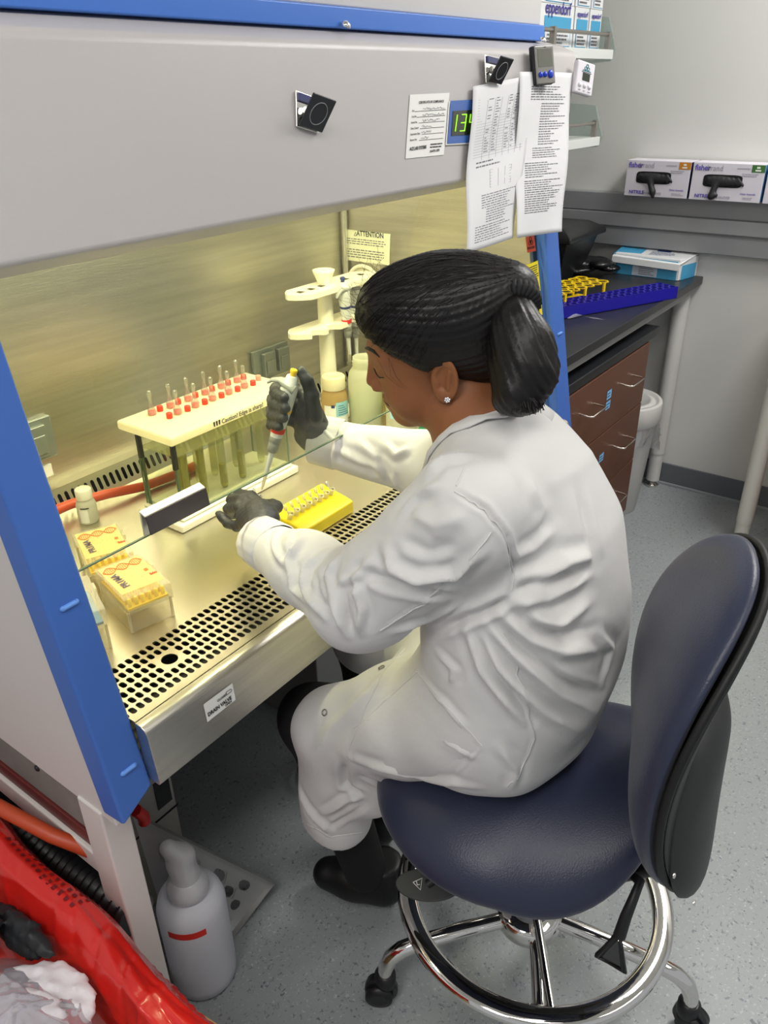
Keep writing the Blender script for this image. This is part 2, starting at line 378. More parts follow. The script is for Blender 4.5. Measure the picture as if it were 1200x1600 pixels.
# work surface with front grille
MB().box((.446, .936, .79), (1.85, 1.45, .80)).build('work_surface', STEELW, CAB, .001)
def grille():
    mb = MB(); X0, px, py, Y0 = .4716, .0138, .0194, .8254; nx = 100; ny = 6; zt, zb = .8, .7975
    def cell(cx, cy, hole):
        hw, hh = px/2, py/2; out = [(-hw, -hh), (0, -hh), (hw, -hh), (hw, 0), (hw, hh), (0, hh), (-hw, hh), (-hw, 0)]
        if not hole:
            return mb.add([(cx-hw, cy-hh, zt), (cx+hw, cy-hh, zt), (cx+hw, cy+hh, zt), (cx-hw, cy+hh, zt)], [(0, 1, 2, 3)])
        a, L = .0047, .0030; inn = []
        for k in range(16):
            t = 2*math.pi*(k+.5)/16-math.pi*.75-math.pi/8; inn.append((a*math.cos(t), a*math.sin(t)+(L if math.sin(t) > 0 else -L)))
        o16 = []
        for k in range(8): o16 += [out[k], ((out[k][0]+out[(k+1) % 8][0])/2, (out[k][1]+out[(k+1) % 8][1])/2)]
        vs = [(cx+x, cy+y, zt) for x, y in o16]+[(cx+x, cy+y, zt) for x, y in inn]+[(cx+x, cy+y, zb) for x, y in inn]
        fs = [(k, (k+1) % 16, (k+1) % 16+16, k+16) for k in range(16)]+[(k+16, (k+1) % 16+16, (k+1) % 16+32, k+32) for k in range(16)]
        mb.add(vs, fs)
    HC = (.5955, .8717)
    for i in range(nx):
        for j in range(ny):
            cx, cy = X0+i*px, Y0+j*py
            near = abs(cx-HC[0]) < .0200 and abs(cy-HC[1]) < .020
            if near: continue
            cell(cx, cy, True)
    # plate round the drain hole
    x0 = X0+(round((HC[0]-.020-X0)/px+.49))*px-px/2; xs = [X0+i*px for i in range(nx) if abs(X0+i*px-HC[0]) < .0200]; ys = [Y0+j*py for j in range(ny) if abs(Y0+j*py-HC[1]) < .020]
    xa, xb, ya, yb = xs[0]-px/2, xs[-1]+px/2, ys[0]-py/2, ys[-1]+py/2; N = 32; o = []; q = []
    for k in range(N):
        t = 2*math.pi*k/N; c, s = math.cos(t), math.sin(t); m = max(abs(c), abs(s)); o.append(((xa+xb)/2+c/m*(xb-xa)/2, (ya+yb)/2+s/m*(yb-ya)/2, zt)); q.append(((xa+xb)/2+.0135*c, (ya+yb)/2+.0135*s, zt))
    mb.add(o+q+[(x, y, zb) for x, y, z in q], [(k, (k+1) % N, (k+1) % N+N, k+N) for k in range(N)]+[(k+N, (k+1) % N+N, (k+1) % N+2*N, k+2*N) for k in range(N)])
    a = X0-px/2; b = X0+(nx-1)*px+px/2; y1 = Y0+5*py+py/2; y0 = Y0-py/2
    mb.box((.446, y1, .7975), (1.85, .937, zt)); mb.box((.472, .803, .7975), (1.85, y0, zt)); mb.box((b, y0, .7975), (1.85, y1, zt))
    return mb.build('intake_grille', STEELW, CAB)
grille()
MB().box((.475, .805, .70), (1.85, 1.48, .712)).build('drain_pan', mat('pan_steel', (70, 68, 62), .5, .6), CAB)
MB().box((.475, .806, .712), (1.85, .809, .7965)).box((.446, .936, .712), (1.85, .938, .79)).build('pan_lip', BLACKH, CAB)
ap = yz_slab(.470, 1.886, [(.802, .8), (.790, .8), (.782, .7965), (.776, .788), (.768, .700), (.772, .694), (.80, .694)])
ap.build('front_apron', STEEL, CAB, .0015)
# rear riser with slots
def riser():
    mb = MB(); y0, z0, y1, z1 = 1.449, .80, 1.470, .848; nrm = Vector((0, -(z1-z0), (y1-y0))).normalized()
    def P(x, s): return (x, y0+(y1-y0)*s, z0+(z1-z0)*s)
    pit = .0165; n = int(1.404/pit)
    for i in range(n):
        xa = .446+i*pit; xb = xa+pit if i < n-1 else 1.85; xc = (xa+xb)/2; a = .0045; inn = []
        for k in range(12):
            t = 2*math.pi*(k+.5)/12+math.pi*1.0; inn.append(P(xc+a*math.cos(t), .5+(.16 if math.sin(t) > 0 else -.16)+.12*math.sin(t)))
        o = [P(xa, .5), P(xa, 0.17), P(xa, 0), P(xa+(xb-xa)*.33, 0), P(xa+(xb-xa)*.67, 0), P(xb, 0), P(xb, .17), P(xb, .5), P(xb, 1), P(xb-(xb-xa)*.33, 1), P(xa+(xb-xa)*.33, 1), P(xa, 1)]
        mb.add(o+inn, [(k, (k+1) % 12, (k+1) % 12+12, k+12) for k in range(12)])
    mb.box((.446, 1.470, .846), (1.85, 1.50, .849))
    return mb.build('rear_slotted_riser', STEELW, CAB)
riser()
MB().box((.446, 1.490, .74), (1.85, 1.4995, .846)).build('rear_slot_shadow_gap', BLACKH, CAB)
# hood
def hood():
    yo = lambda z: fy(z, .645); mb = MB()
    prof = [(yo(1.425), 1.425), (yo(1.650), 1.650), (yo(1.660)+.004, 1.662), (yo(1.66)+.035, 1.676), (1.02, 1.690), (1.02, 1.60), (.955, 1.58), (fy(1.405, .675), 1.405)]
    n = len(prof); xr = [1.975, 2.085, 2.09, 2.06, 2.03, 2.03, 2.0, 1.97]
    vs = [(.38, y, z) for y, z in prof]+[(xr[i], y, z) for i, (y, z) in enumerate(prof)]
    mb.add(vs, [tuple(range(n))[::-1], tuple(range(n, 2*n))]+[(i, (i+1) % n, (i+1) % n+n, i+n) for i in range(n)])
    return mb.build('hood', HOODP, CAB, .006, 3)
hood()
MB().box((.38, .978, 1.684), (1.985, 1.60, 1.716)).build('blue_stripe', mat('stripe_blue', (66, 118, 205), .4), CAB, .003)
MB().box((.38, .990, 1.716), (1.985, 1.60, 2.25)).build('upper_housing', WHITE, CAB, .004)
MB().lathe([(.009, 0), (.009, .002), (.007, .005), (.003, .007)], (1.2204, 0.9696, 1.6879), (0, -.5, .86), 16).build('screw', CHROME, CAB)
MB().lathe([(.009, 0), (.009, .002), (.007, .005), (.003, .007)], (1.93, .955, 1.683), (0, -.5, .86), 16).build('screw', CHROME, CAB)
# posts
def post(x0, x1, zb, bumps):
    mb = MB(); zt = 1.43; c0, c1 = .668, .712
    # front face with chamfered foot
    a = [(x0+.004, fy(zb+.012, c0), zb+.012), (x1, fy(zb+.04, c0), zb+.04), (x1, fy(zt, c0), zt), (x0+.004, fy(zt, c0), zt)]
    b = [(x0, fy(zb+.015, c1), zb+.015), (x1, fy(zb+.04, c1), zb+.04), (x1, fy(zt, c1), zt), (x0, fy(zt, c1), zt)]
    mb.add(a+b, [(0, 1, 2, 3), (7, 6, 5, 4), (0, 4, 5, 1), (1, 5, 6, 2), (2, 6, 7, 3), (3, 7, 4, 0)])
    o = mb.build('corner_post', BLUE, CAB, .005, 3)
    for (cx, cz) in bumps:
        y = fy(cz, c0)
        MB().tube([(cx-.010, y, cz), (cx+.010, y, cz)], [.0045, .0045], 12, True, .8).lathe([(.0045, -.0001), (.003, .003), (.001, .0042)], (cx+.010, y, cz), (1, 0, 0), 12).lathe([(.0045, -.0001), (.003, .003), (.001, .0042)], (cx-.010, y, cz), (-1, 0, 0), 12).build('rubber_bumper', mat('bumper_blue', (96, 146, 222), .4), o)
post(.405, .470, .645, [(.441, 1.005), (.443, .735)])
post(1.885, 1.965, .66, [(1.93, 1.015)])
# sash
def sash():
    c = .690; z0, z1 = 1.028, 1.44; x0, x1 = .47, 1.885; n = Vector((0, 1, -K)).normalized()
    q = [Vector((x0, fy(z0, c), z0)), Vector((x1, fy(z0, c), z0)), Vector((x1, fy(z1, c), z1)), Vector((x0, fy(z1, c), z1))]
    s = MB().add(q, [(0, 1, 2, 3)]).build('sash_glass', glassy('sash_glass', (240, 244, 232), .10, .01), CAB)
    MB().slab([q[0]+Vector((0, 0, .0005)), q[1]+Vector((0, 0, .0005)), q[1]-Vector((0, 0, .0015)), q[0]-Vector((0, 0, .0015))], (0, 1, -K), .005).build('glass_edge', mat('glass_edge_green', (92, 110, 92), .2), s)
    yz_slab(1.868, 1.885, [(fy(1.02, .694), 1.02), (fy(1.42, .694), 1.42), (fy(1.42, .72), 1.42), (fy(1.02, .72), 1.02)]).build('sash_track', mat('track_black', (40, 50, 48), .4), CAB)
    h = MB(); yf = fy(1.05, c)
    h.slab([(.590, yf-.001, 1.067), (.704, yf-.001, 1.067), (.704, yf-.013, 1.062), (.590, yf-.013, 1.062)], (0, 0, 1), .003)
    h.box((.590, yf-.004, 1.03), (.704, yf-.001, 1.068)); ho = h.build('sash_handle', mat('handle_steel', (225, 222, 210), .3, .7), s, .001)
    MB().slab([(.590, yf-.013, 1.065), (.704, yf-.013, 1.065), (.704, yf-.017, 1.036), (.590, yf-.017, 1.036)], (0, -1, 0), .003).build('handle_reflection_plate', mat('handle_dark_reflection', (74, 68, 70), .25, .3), ho, .001)  # dark reflection in the steel handle, painted as a darker face plate
sash()
# conduit pipe, outlets and small plate on the inner walls
MB().tube([(1.836, 1.488, .80), (1.836, 1.488, 1.62)], .008, 12).build('conduit_pipe', mat('pale_steel', (215, 212, 196), .25, .8), CAB)
OUTM = mat('outlet_steel', (150, 156, 152), .4, .7)
def outlet(x0, x1, z0, z1, flaps):
    o = MB().box((x0, 1.488, z0), (x1, 1.5, z1)).build('outlet_cover', OUTM, CAB, .002)
    n = len(flaps)
    for (a, b) in flaps:
        MB().box((a, 1.474, z0+.012), (b, 1.488, z1-.01)).box((a+.006, 1.470, z0+.02), (b-.006, 1.474, z1-.03)).build('flap', OUTM, o, .002)
outlet(1.435, 1.570, .897, .982, [(1.462, 1.505), (1.518, 1.56)])
outlet(.735, .835, .912, 1.002, [(.755, .812)])
MB().box((.79, 1.496, .868), (.818, 1.5, .895)).build('switch_plate', LABEL, CAB, .001)
# attention label on the right inner wall
def sticker(name, TL, TR, BR, BL, m, h=.0012):
    P = Plane2(TL, TR, BR, BL); mb = MB(); P.quad(mb, 0, 0, 1, 1, h); o = mb.build(name, m, CAB); return P, o
P, o = sticker('attention_label', (1.85, 1.511, 1.237), (1.85, 1.336, 1.237), (1.85, 1.34, 1.152), (1.85, 1.507, 1.152), mat('label_cream', (226, 226, 200), .5))
xd, yd = P.dirs(); text('lettering', 'ATTENTION', .020, P.p(.33, .16, .0016), xd, yd, INK, o, bold=.0003, sx=.85)
tr = MB(); 
for a, b in (((.27, .17), (.31, .05)), ((.31, .05), (.35-.03, .17)), ((.27, .17), (.32, .17))):
    A, B = P.p(*a, .0016), P.p(*b, .0016); tr.tube([A, B], .0006, 4)
tr.build('warning_triangle', INK, o)
mb = MB(); lines_block(P, mb, .06, .94, .24, .46, 3, .2, .0016, .4); lines_block(P, mb, .06, .94, .58, .9, 4, .2, .0016, .4); mb.build('printed_text', GINK, o)
# stickers inside the glass by the right post
G = lambda u, v: None
def fp(x, z, c=.6885): return (x, fy(z, c), z)
P, o = sticker('biohazard_label', fp(1.822, 1.268), fp(1.868, 1.266), fp(1.870, 1.229), fp(1.824, 1.231), mat('biohazard_orange', (235, 84, 36), .5))
xd, yd = P.dirs(); text('lettering', 'BIOHAZARD', .0082, P.p(.06, .80, .0016), xd, yd, INK, o, bold=.0002, sx=.80)
mb = MB()
for t in (90, 210, 330):
    c = P.p(.5+.14*math.cos(math.radians(t)), .34-.16*math.sin(math.radians(t)), .0016); mb.ring(c, .0052, .0008, P.n, 20, 5)
mb.ring(P.p(.5, .36, .0016), .0036, .0006, P.n, 16, 5); mb.build('biohazard_symbol', INK, o)
P, o = sticker('yellow_warning_label', fp(1.812, 1.204), fp(1.877, 1.205), fp(1.879, 1.072), fp(1.816, 1.066), mat('warning_yellow', (236, 216, 20), .5))
mb = MB(); lines_block(P, mb, .06, .94, .05, .32, 7, .15, .0016, .5); lines_block(P, mb, .3, .75, .36, .9, 9, .4, .0016, .6); mb.build('printed_text', INK, o)
P, o = sticker('small_white_label', fp(1.828, 1.064), fp(1.874, 1.068), fp(1.875, 1.022), fp(1.83, 1.020), LABEL)
mb = MB(); lines_block(P, mb, .1, .9, .1, .9, 6, .3, .0016, .5); mb.build('printed_text', GINK, o)
# front of the hood: certificate and display
def hp(x, z, d=0): return (x, fy(z, .645-d), z)
P, o = sticker('compliance_certificate', (1.3431, 0.9235, 1.5827), (1.4795, 0.9237, 1.5836), (1.4330, 0.9049, 1.4770), (1.3021, 0.9053, 1.4793), LABEL, .0008)
xd, yd = P.dirs()
text('lettering', 'CERTIFICATE OF COMPLIANCE', .0062, P.p(.22, .15, .0012), xd, yd, INK, o, bold=.0001)
text('lettering', 'ACE LAB SYSTEMS', .0085, P.p(.08, .88, .0012), xd, yd, INK, o, bold=.0002, sx=.82)
text('lettering', '314-771-1372', .0060, P.p(.60, .94, .0012), xd, yd, INK, o, bold=.0002)
mb = MB(); lines_block(P, mb, .60, .94, .79, .88, 2, .1, .0012, .5)
for i, (nm, lx) in enumerate((('For:', .14), ('Cat No.', .2), ('Serial No.', .26), ('Date Tested', .3), ('Expiration Date', .36), ('Report No.', .3))):
    v = .27+i*.092; text('lettering', nm, .0050, P.p(.07, v, .0012), xd, yd, INK, o); P.quad(mb, lx, v-.004, .93, v+.004, .0012)
mb.build('printed_lines', INK, o)
mb = MB(); rr_ = random.Random(3)
for i in range(6):
    v = .245+i*.092; L = (.9, .9, .8, .6, .6, .55)[i]; pts = []; u = .34
    while u < L: pts.append(P.p(u, v+rr_.uniform(-.030, .012), .0014)); u += .018
    mb.tube(pts, .00035, 4)
mb.build('handwriting', GINK, o)
P, dsp = sticker('display_panel', (1.4753, 0.9207, 1.5693), (1.7034, 0.9208, 1.5703), (1.6722, 0.9065, 1.4887), (1.4460, 0.9077, 1.4955), mat('panel_blue', (58, 96, 168), .4), .003)
mb = MB(); P.quad(mb, .05, .24, .80, .82, .004); mb.build('screen', mat('screen_dark', (26, 34, 24), .2), dsp)
LED = mat('green_digit', (150, 235, 40), .5, emit=1.0)
def seg7(P, u, v, w_, h_, code):
    mb = MB(); S = {'a': (0, 0, 1, 0), 'b': (1, 0, 1, .5), 'c': (1, .5, 1, 1), 'd': (0, 1, 1, 1), 'e': (0, .5, 0, 1), 'f': (0, 0, 0, .5), 'g': (0, .5, 1, .5)}
    for s in code:
        x0, y0, x1, y1 = S[s]; mb.tube([P.p(u+w_*x0+.015*(1-y0), v+h_*y0, .005), P.p(u+w_*x1+.015*(1-y1), v+h_*y1, .005)], .0011, 6)
    mb.build('digit', LED, dsp)
seg7(P, .04, .34, .06, .38, 'bc'); seg7(P, .18, .34, .075, .38, 'abgcd'); seg7(P, .325, .34, .07, .38, 'fgbc')
mb = MB(); P.quad(mb, 0, 1.0, 1, 1.03, .002); P.quad(mb, -.02, 0, 0, 1.03, .002); mb.build('panel_border', LABEL, dsp)
# drain valve label on the apron
def apn(x, z): return (x, .768+(z-.70)*.0909-.0005, z)
P, o = sticker('drain_valve_label', apn(.5715, .775), apn(.632, .7745), apn(.632, .742), apn(.5715, .741), LABEL, .0008)
xd, yd = P.dirs()
text('lettering', 'DRAIN VALVE', .0093, P.p(.05, .74, .0012), xd, yd, INK, o, bold=.0003, sx=.86)
text('lettering', 'CLOSED', .0055, P.p(.42, .38, .0012), xd, yd, INK, o, bold=.0001)
text('lettering', 'OPEN', .0055, P.p(.62, .92, .0012), xd, yd, INK, o, bold=.0001)
mb = MB(); mb.tube([P.p(.74, .22, .0014), P.p(.90, .22, .0014), P.p(.94, .3, .0014), P.p(.9, .38, .0014), P.p(.74, .38, .0014), P.p(.74, .22, .0014)], .0004, 4); mb.build('valve_symbol', INK, o)
# stand
ST = mat('stand_paint', (218, 211, 206), .4)
for (x, y) in ((.408, .845), (.408, 1.50), (1.90, .845), (1.90, 1.50)):
    leg = MB().box((x, y, .02), (x+.048, y+.06, ZB+.01)).build('stand_leg', ST, CAB, .004)
    MB().lathe([(.024, 0), (.024, .012), (.012, .02)], (x+.024, y+.03, 0), (0, 0, 1), 16).build('levelling_foot', BLACKP, leg)
MB().box((.413, .90, .452), (.45, 1.50, .500)).build('side_rail', ST, CAB, .004)
MB().box((1.905, .90, .452), (1.945, 1.50, .500)).build('side_rail', ST, CAB, .004)
MB().box((.425, .90, .532), (.455, 1.50, ZB)).build('side_beam', mat('dull_steel', (132, 129, 124), .55, .1, noise=.15, nscale=14), CAB, .002)
MB().box((.420, .90, .500), (.450, 1.50, .532)).build('red_reflection_strip', mat('bag_reflection_red', (98, 36, 34), .4), CAB, .002)  # red bag's reflection in the steel, painted as a solid strip
MB().box((.45, 1.53, .45), (1.90, 1.56, .52)).build('rear_rail', ST, CAB, .003)
MB().box((.475, .82, .655), (1.935, 1.58, .695)).build('base_pan', mat('pan_grey', (120, 118, 114), .5, .3), CAB, .002)
MB().lathe([(.006, 0), (.006, .002), (.003, .004)], (.425, 1.05, .60), (-1, 0, 0), 12).build('bolt', BLACKP, CAB)

# ------------------------------------------------------------------ lab bench along the back wall
BT = mat('black_benchtop', (38, 40, 43), .35, bump=.03, bscale=400)
BR = mat('drawer_brown', (96, 62, 46), .45, noise=.06, nscale=3, stretch=(1, 1, 8))
LEGM = mat('leg_paint', (208, 207, 203), .38)
b = thing('lab_bench', (2.65, 1.24, 0), 'black-topped lab bench on round white legs along the back wall', 'lab bench')
MB().box((1.99, .868, .885), (3.305, 1.62, .915)).build('benchtop', BT, b, .003)
MB().box((2.0, .885, .852), (3.29, 1.60, .885)).build('support_frame', mat('frame_grey', (150, 150, 148), .45, .2), b, .002)
for (x, y) in ((3.262, .925), (3.20, 1.50), (2.06, 1.50), (2.06, .93)):
    l = MB().lathe([(.031, .16), (.031, .853)], (x, y, 0), (0, 0, 1), 28).build('leg', LEGM, b)
    MB().lathe([(.0285, .03), (.0285, .17)], (x, y, 0), (0, 0, 1), 28).build('leg_sleeve', LEGM, l)
    MB().lathe([(.027, 0), (.03, .004), (.03, .012), (.012, .016), (.012, .035)], (x, y, 0), (0, 0, 1), 20).build('levelling_foot', CHROME, l)
# under-bench drawer cabinet on castors
c = thing('drawer_cabinet', (2.4, 1.2, 0), 'brown rolling three-drawer cabinet with black top under the bench', 'drawer cabinet')
MB().box((2.02, .868, .79), (2.852, 1.40, .822)).build('top', mat('black_top', (30, 32, 35), .35), c, .004)
MB().box((2.03, .888, .11), (2.765, 1.38, .79)).build('body', BR, c, .002)
HND = mat('handle_chrome', (215, 205, 195), .2, 1)
for i, (z0, z1) in enumerate(((.562, .785), (.335, .558), (.112, .331))):
    d = MB().box((2.035, .868, z0), (2.763, .888, z1)).build('drawer_front', BR, c, .0015)
    hz = z0+(z1-z0)*.62
    for hx in (2.24, 2.575):
        MB().tube([(hx-.055, .870, hz), (hx-.055, .838, hz-.002), (hx-.048, .828, hz-.003), (hx+.048, .828, hz-.003), (hx+.055, .838, hz-.002), (hx+.055, .870, hz)], .0033, 8).build('handle', HND, d)
    P = Plane2((2.395, .8675, z1-.075), (2.433, .8675, z1-.075), (2.433, .8675, z1-.105), (2.395, .8675, z1-.105))
    mb = MB(); P.quad(mb, 0, 0, 1, 1, .0008)
    if i == 0: P.quad(mb, 0, 1.25, 1, 2.2, .0008)
    lb = mb.build('tape_label', mat('blue_tape', (120, 180, 225), .6), d)
    mb = MB(); lines_block(P, mb, .1, .9, .15, .85, 2, .3, .0014, .35)
    if i == 0: lines_block(P, mb, .1, .9, 1.4, 2.1, 2, .3, .0014, .35)
    mb.build('handwriting', INK, lb)
for (x, y) in ((2.70, .93), (2.70, 1.33), (2.08, .93), (2.08, 1.33)):
    k = MB().lathe([(.03, -.013), (.036, -.011), (.036, .011), (.03, .013)], (x, y, .036), (1, 0, .15), 20).build('castor', BLACKP, c)
    MB().box((x-.02, y-.02, .06), (x+.02, y+.02, .11)).build('castor_fork', BLACKP, k, .004)
# waste bin
WB = mat('bin_plastic', (205, 204, 200), .4)
t = thing('waste_bin', (2.93, 1.10, 0), 'white round plastic bin with ringed lid and clear liner beside the drawers', 'waste bin')
BX, BY = 2.985, 1.01
MB().lathe([(.105, 0), (.108, .004), (.138, .40), (.138, .405)], (BX, BY, 0), (0, 0, 1), 40).build('bin_body', WB, t)
MB().lathe([(.146, .395), (.150, .40), (.150, .475), (.146, .482), (.132, .482), (.128, .472), (.118, .470), (.114, .480), (.100, .480), (.096, .468), (.001, .466)], (BX, BY, 0), (0, 0, 1), 40, False).build('lid', WB, t)
mb = MB(); mb.box((BX-.09, BY-.055, .4665), (BX-.02, BY-.01, .4685)); mb.build('blue_sticker', mat('blue_tape', 0), t)
def liner():
    V = []; F = []; n = 80; r = random.Random(5)
    for j, z in enumerate((.40, .385, .365, .34, .315)):
        for k in range(n):
            a = 2*math.pi*k/n; rr = .147+.012*math.sin(9*a+j)*j/4+.010*math.sin(23*a+2*j)*j/4+.002*j; V.append((BX+rr*math.cos(a), BY+rr*math.sin(a), z+.012*math.sin(5*a)*j/3))
    for j in range(4):
        for k in range(n): F.append((j*n+k, j*n+(k+1) % n, (j+1)*n+(k+1) % n, (j+1)*n+k))
    MB().add(V, F, True).build('plastic_liner', glassy('liner_film', (235, 238, 240), .35, .12, .18), t)
liner()
# second bench at the right frame edge: its round leg, the drawer unit below
b2 = thing('side_bench', (2.95, -.3, 0), 'second black-topped bench on a tall round white leg at the right edge', 'lab bench')
MB().box((2.88, -1.2, .885), (3.25, .52, .915)).build('benchtop', BT, b2, .003)
MB().box((2.90, -1.18, .852), (3.24, .49, .885)).build('support_frame', mat('frame_grey', 0), b2, .002)
for y in (.466, -1.1):
    l = MB().lathe([(.030, .10), (.030, .853)], (2.950, y, 0), (0, 0, 1), 28).build('leg', LEGM, b2)
    MB().lathe([(.0275, .03), (.0275, .11)], (2.950, y, 0), (0, 0, 1), 28).build('leg_sleeve', LEGM, l)
    MB().lathe([(.027, 0), (.03, .004), (.03, .012), (.012, .016), (.012, .035)], (2.950, y, 0), (0, 0, 1), 20).build('levelling_foot', CHROME, l)
oc = thing('orange_drawer_cabinet', (3.0, .2, 0), 'orange-brown wooden cabinet on castors with a number tag at the right edge', 'cabinet')
OB = mat('orange_wood', (158, 86, 22), .45, noise=.08, nscale=3)
MB().box((2.78, -.35, .09), (3.2, .335, .70)).build('body', OB, oc, .003)
MB().box((2.765, -.345, .092), (2.78, .332, .27)).build('drawer_front', OB, oc, .002)
MB().box((2.765, -.345, .275), (2.78, .332, .46)).build('drawer_front', OB, oc, .002)
MB().box((2.765, -.345, .465), (2.78, .332, .70)).build('drawer_front', OB, oc, .002)
P = Plane2((2.7645, .335, .155), (2.7645, .27, .155), (2.7645, .27, .125), (2.7645, .335, .125))
mb = MB(); P.quad(mb, 0, 0, 1, 1, .001); lb = mb.build('number_tag', LABEL, oc)
xd, yd = P.dirs(); text('lettering', '1003', .024, P.p(.06, .82, .0015), xd, yd, INK, lb, bold=.0008)
for y in (.285, -.3):
    k = MB().lathe([(.02, -.012), (.032, -.010), (.032, .010), (.02, .012)], (2.80, y, .032), (.2, 1, 0), 20).build('castor', BLACKP, oc)
    MB().lathe([(.018, -.014), (.018, .014)], (2.80, y, .034), (.2, 1, 0), 16).box((2.775, y-.02, .055), (2.825, y+.02, .09)).build('castor_fork', CHROME, k, .002)

# shelves on the back wall
def shelf(z, x1, lab, yf=1.25):
    t = thing('wall_shelf', (2.6, 1.4, z), lab, 'shelf')
    MB().box((2.0, yf, z-.03), (x1, 1.625, z)).build('shelf_board', mat('shelf_white', (214, 218, 214), .4), t, .002)
    br = MB(); yz_slab(x1, x1+.012, [(yf+.01, z-.035), (yf-.005, z), (yf+.03, z+.10), (1.625, z+.13), (1.625, z-.06)], br); br.build('end_bracket', glassy('acrylic', (228, 236, 232), .2, .05, .35, (215, 222, 218)), t)
    MB().tube([(2.02, yf+.012, z+.045), (x1-.03, yf+.012, z+.045)], .006, 10).build('guard_rail', mat('rail_steel', (170, 165, 158), .3, .9), t)
    for x in (2.62, x1-.035): MB().box((x-.008, yf+.003, z), (x+.008, yf+.021, z+.055)).build('rail_post', mat('rail_steel', 0), t, .001)
shelf(1.695, 3.09, 'upper white wall shelf with a steel guard rail holding stacked blue boxes')
shelf(1.420, 3.05, 'lower white wall shelf with a steel guard rail and one slim box')
EB = mat('box_blue', (70, 158, 200), .5); EW = mat('box_white', (222, 224, 224), .5); LB = mat('box_skyblue', (120, 185, 220), .5)
EI = mat('purple_ink', (60, 50, 140), .6)
def ebox(x0, x1, y0, y1, z0, z1, label, name='supply_box', front='eppendorf', fb=True):
    t = thing(name, ((x0+x1)/2, (y0+y1)/2, z0), label, 'box', 'stacked boxes on the upper shelf')
    MB().box((x0, y0, z0), (x1, y1, z1)).build('carton', EW, t, .001)
    F1 = Plane2((x0, y0, z1), (x1, y0, z1), (x1, y0, z0), (x0, y0, z0)); S1 = Plane2((x0, y1, z1), (x0, y0, z1), (x0, y0, z0), (x0, y1, z0))
    mb = MB(); F1.quad(mb, .12, .28, .92, .97, .001); S1.quad(mb, .1, .28, .95, .97, .001); mb.build('blue_panel', EB if fb else LB, t)
    mb = MB(); F1.quad(mb, .15, .55, .9, .95, .002); o = mb.build('product_label', EW, t)
    mb = MB(); lines_block(F1, mb, .2, .85, .58, .93, 4, .3, .003, .5); mb.build('printed_text', GINK, o)
    xd, yd = F1.dirs(); text('lettering', front, (x1-x0)*.2, F1.p(.12, .22, .002), xd, yd, EI, t, bold=.0006, sx=.9)
    xd, yd = S1.dirs(); text('lettering', front, .030, S1.p(.2, .22, .002), xd, yd, EI, t, bold=.0008)
    return t
Z1 = 1.696
B1 = Z1+.118; B2 = Z1+.119
ebox(2.975, 3.075, 1.30, 1.56, Z1, B1, 'blue and white box with a purple word, right one in the lower shelf row')
ebox(2.855, 2.965, 1.30, 1.56, Z1, B1, 'blue and white box with a purple word, second from the right in the lower row')
ebox(2.60, 2.845, 1.30, 1.56, Z1, B1, 'wide blue and white box with a large purple word beside the cabinet top')
ebox(2.98, 3.075, 1.30, 1.56, B2, B2+.118, 'blue and white box at the right of the upper row on the shelf', fb=False)
ebox(2.85, 2.97, 1.30, 1.56, B2, B2+.118, 'blue box in the upper row, between two others, on the shelf')
ebox(2.60, 2.84, 1.30, 1.56, B2, B2+.118, 'blue and white box at the left of the upper row above the large purple word')
t = thing('slim_box', (2.55, 1.40, 1.421), 'slim blue and white box standing on the lower shelf beside the hanging sheet', 'box')
MB().box((2.50, 1.30, 1.421), (2.64, 1.50, 1.60)).build('carton', EW, t, .001)
MB().box((2.499, 1.302, 1.425), (2.5, 1.498, 1.59)).build('blue_panel', mat('teal_panel', (20, 125, 170), .5), t)
P = Plane2((2.50, 1.2995, 1.60), (2.64, 1.2995, 1.60), (2.64, 1.2995, 1.421), (2.50, 1.2995, 1.421)); mb = MB(); lines_block(P, mb, .2, .8, .05, .8, 8, .5, .001, .4); mb.build('printed_text', GINK, t)

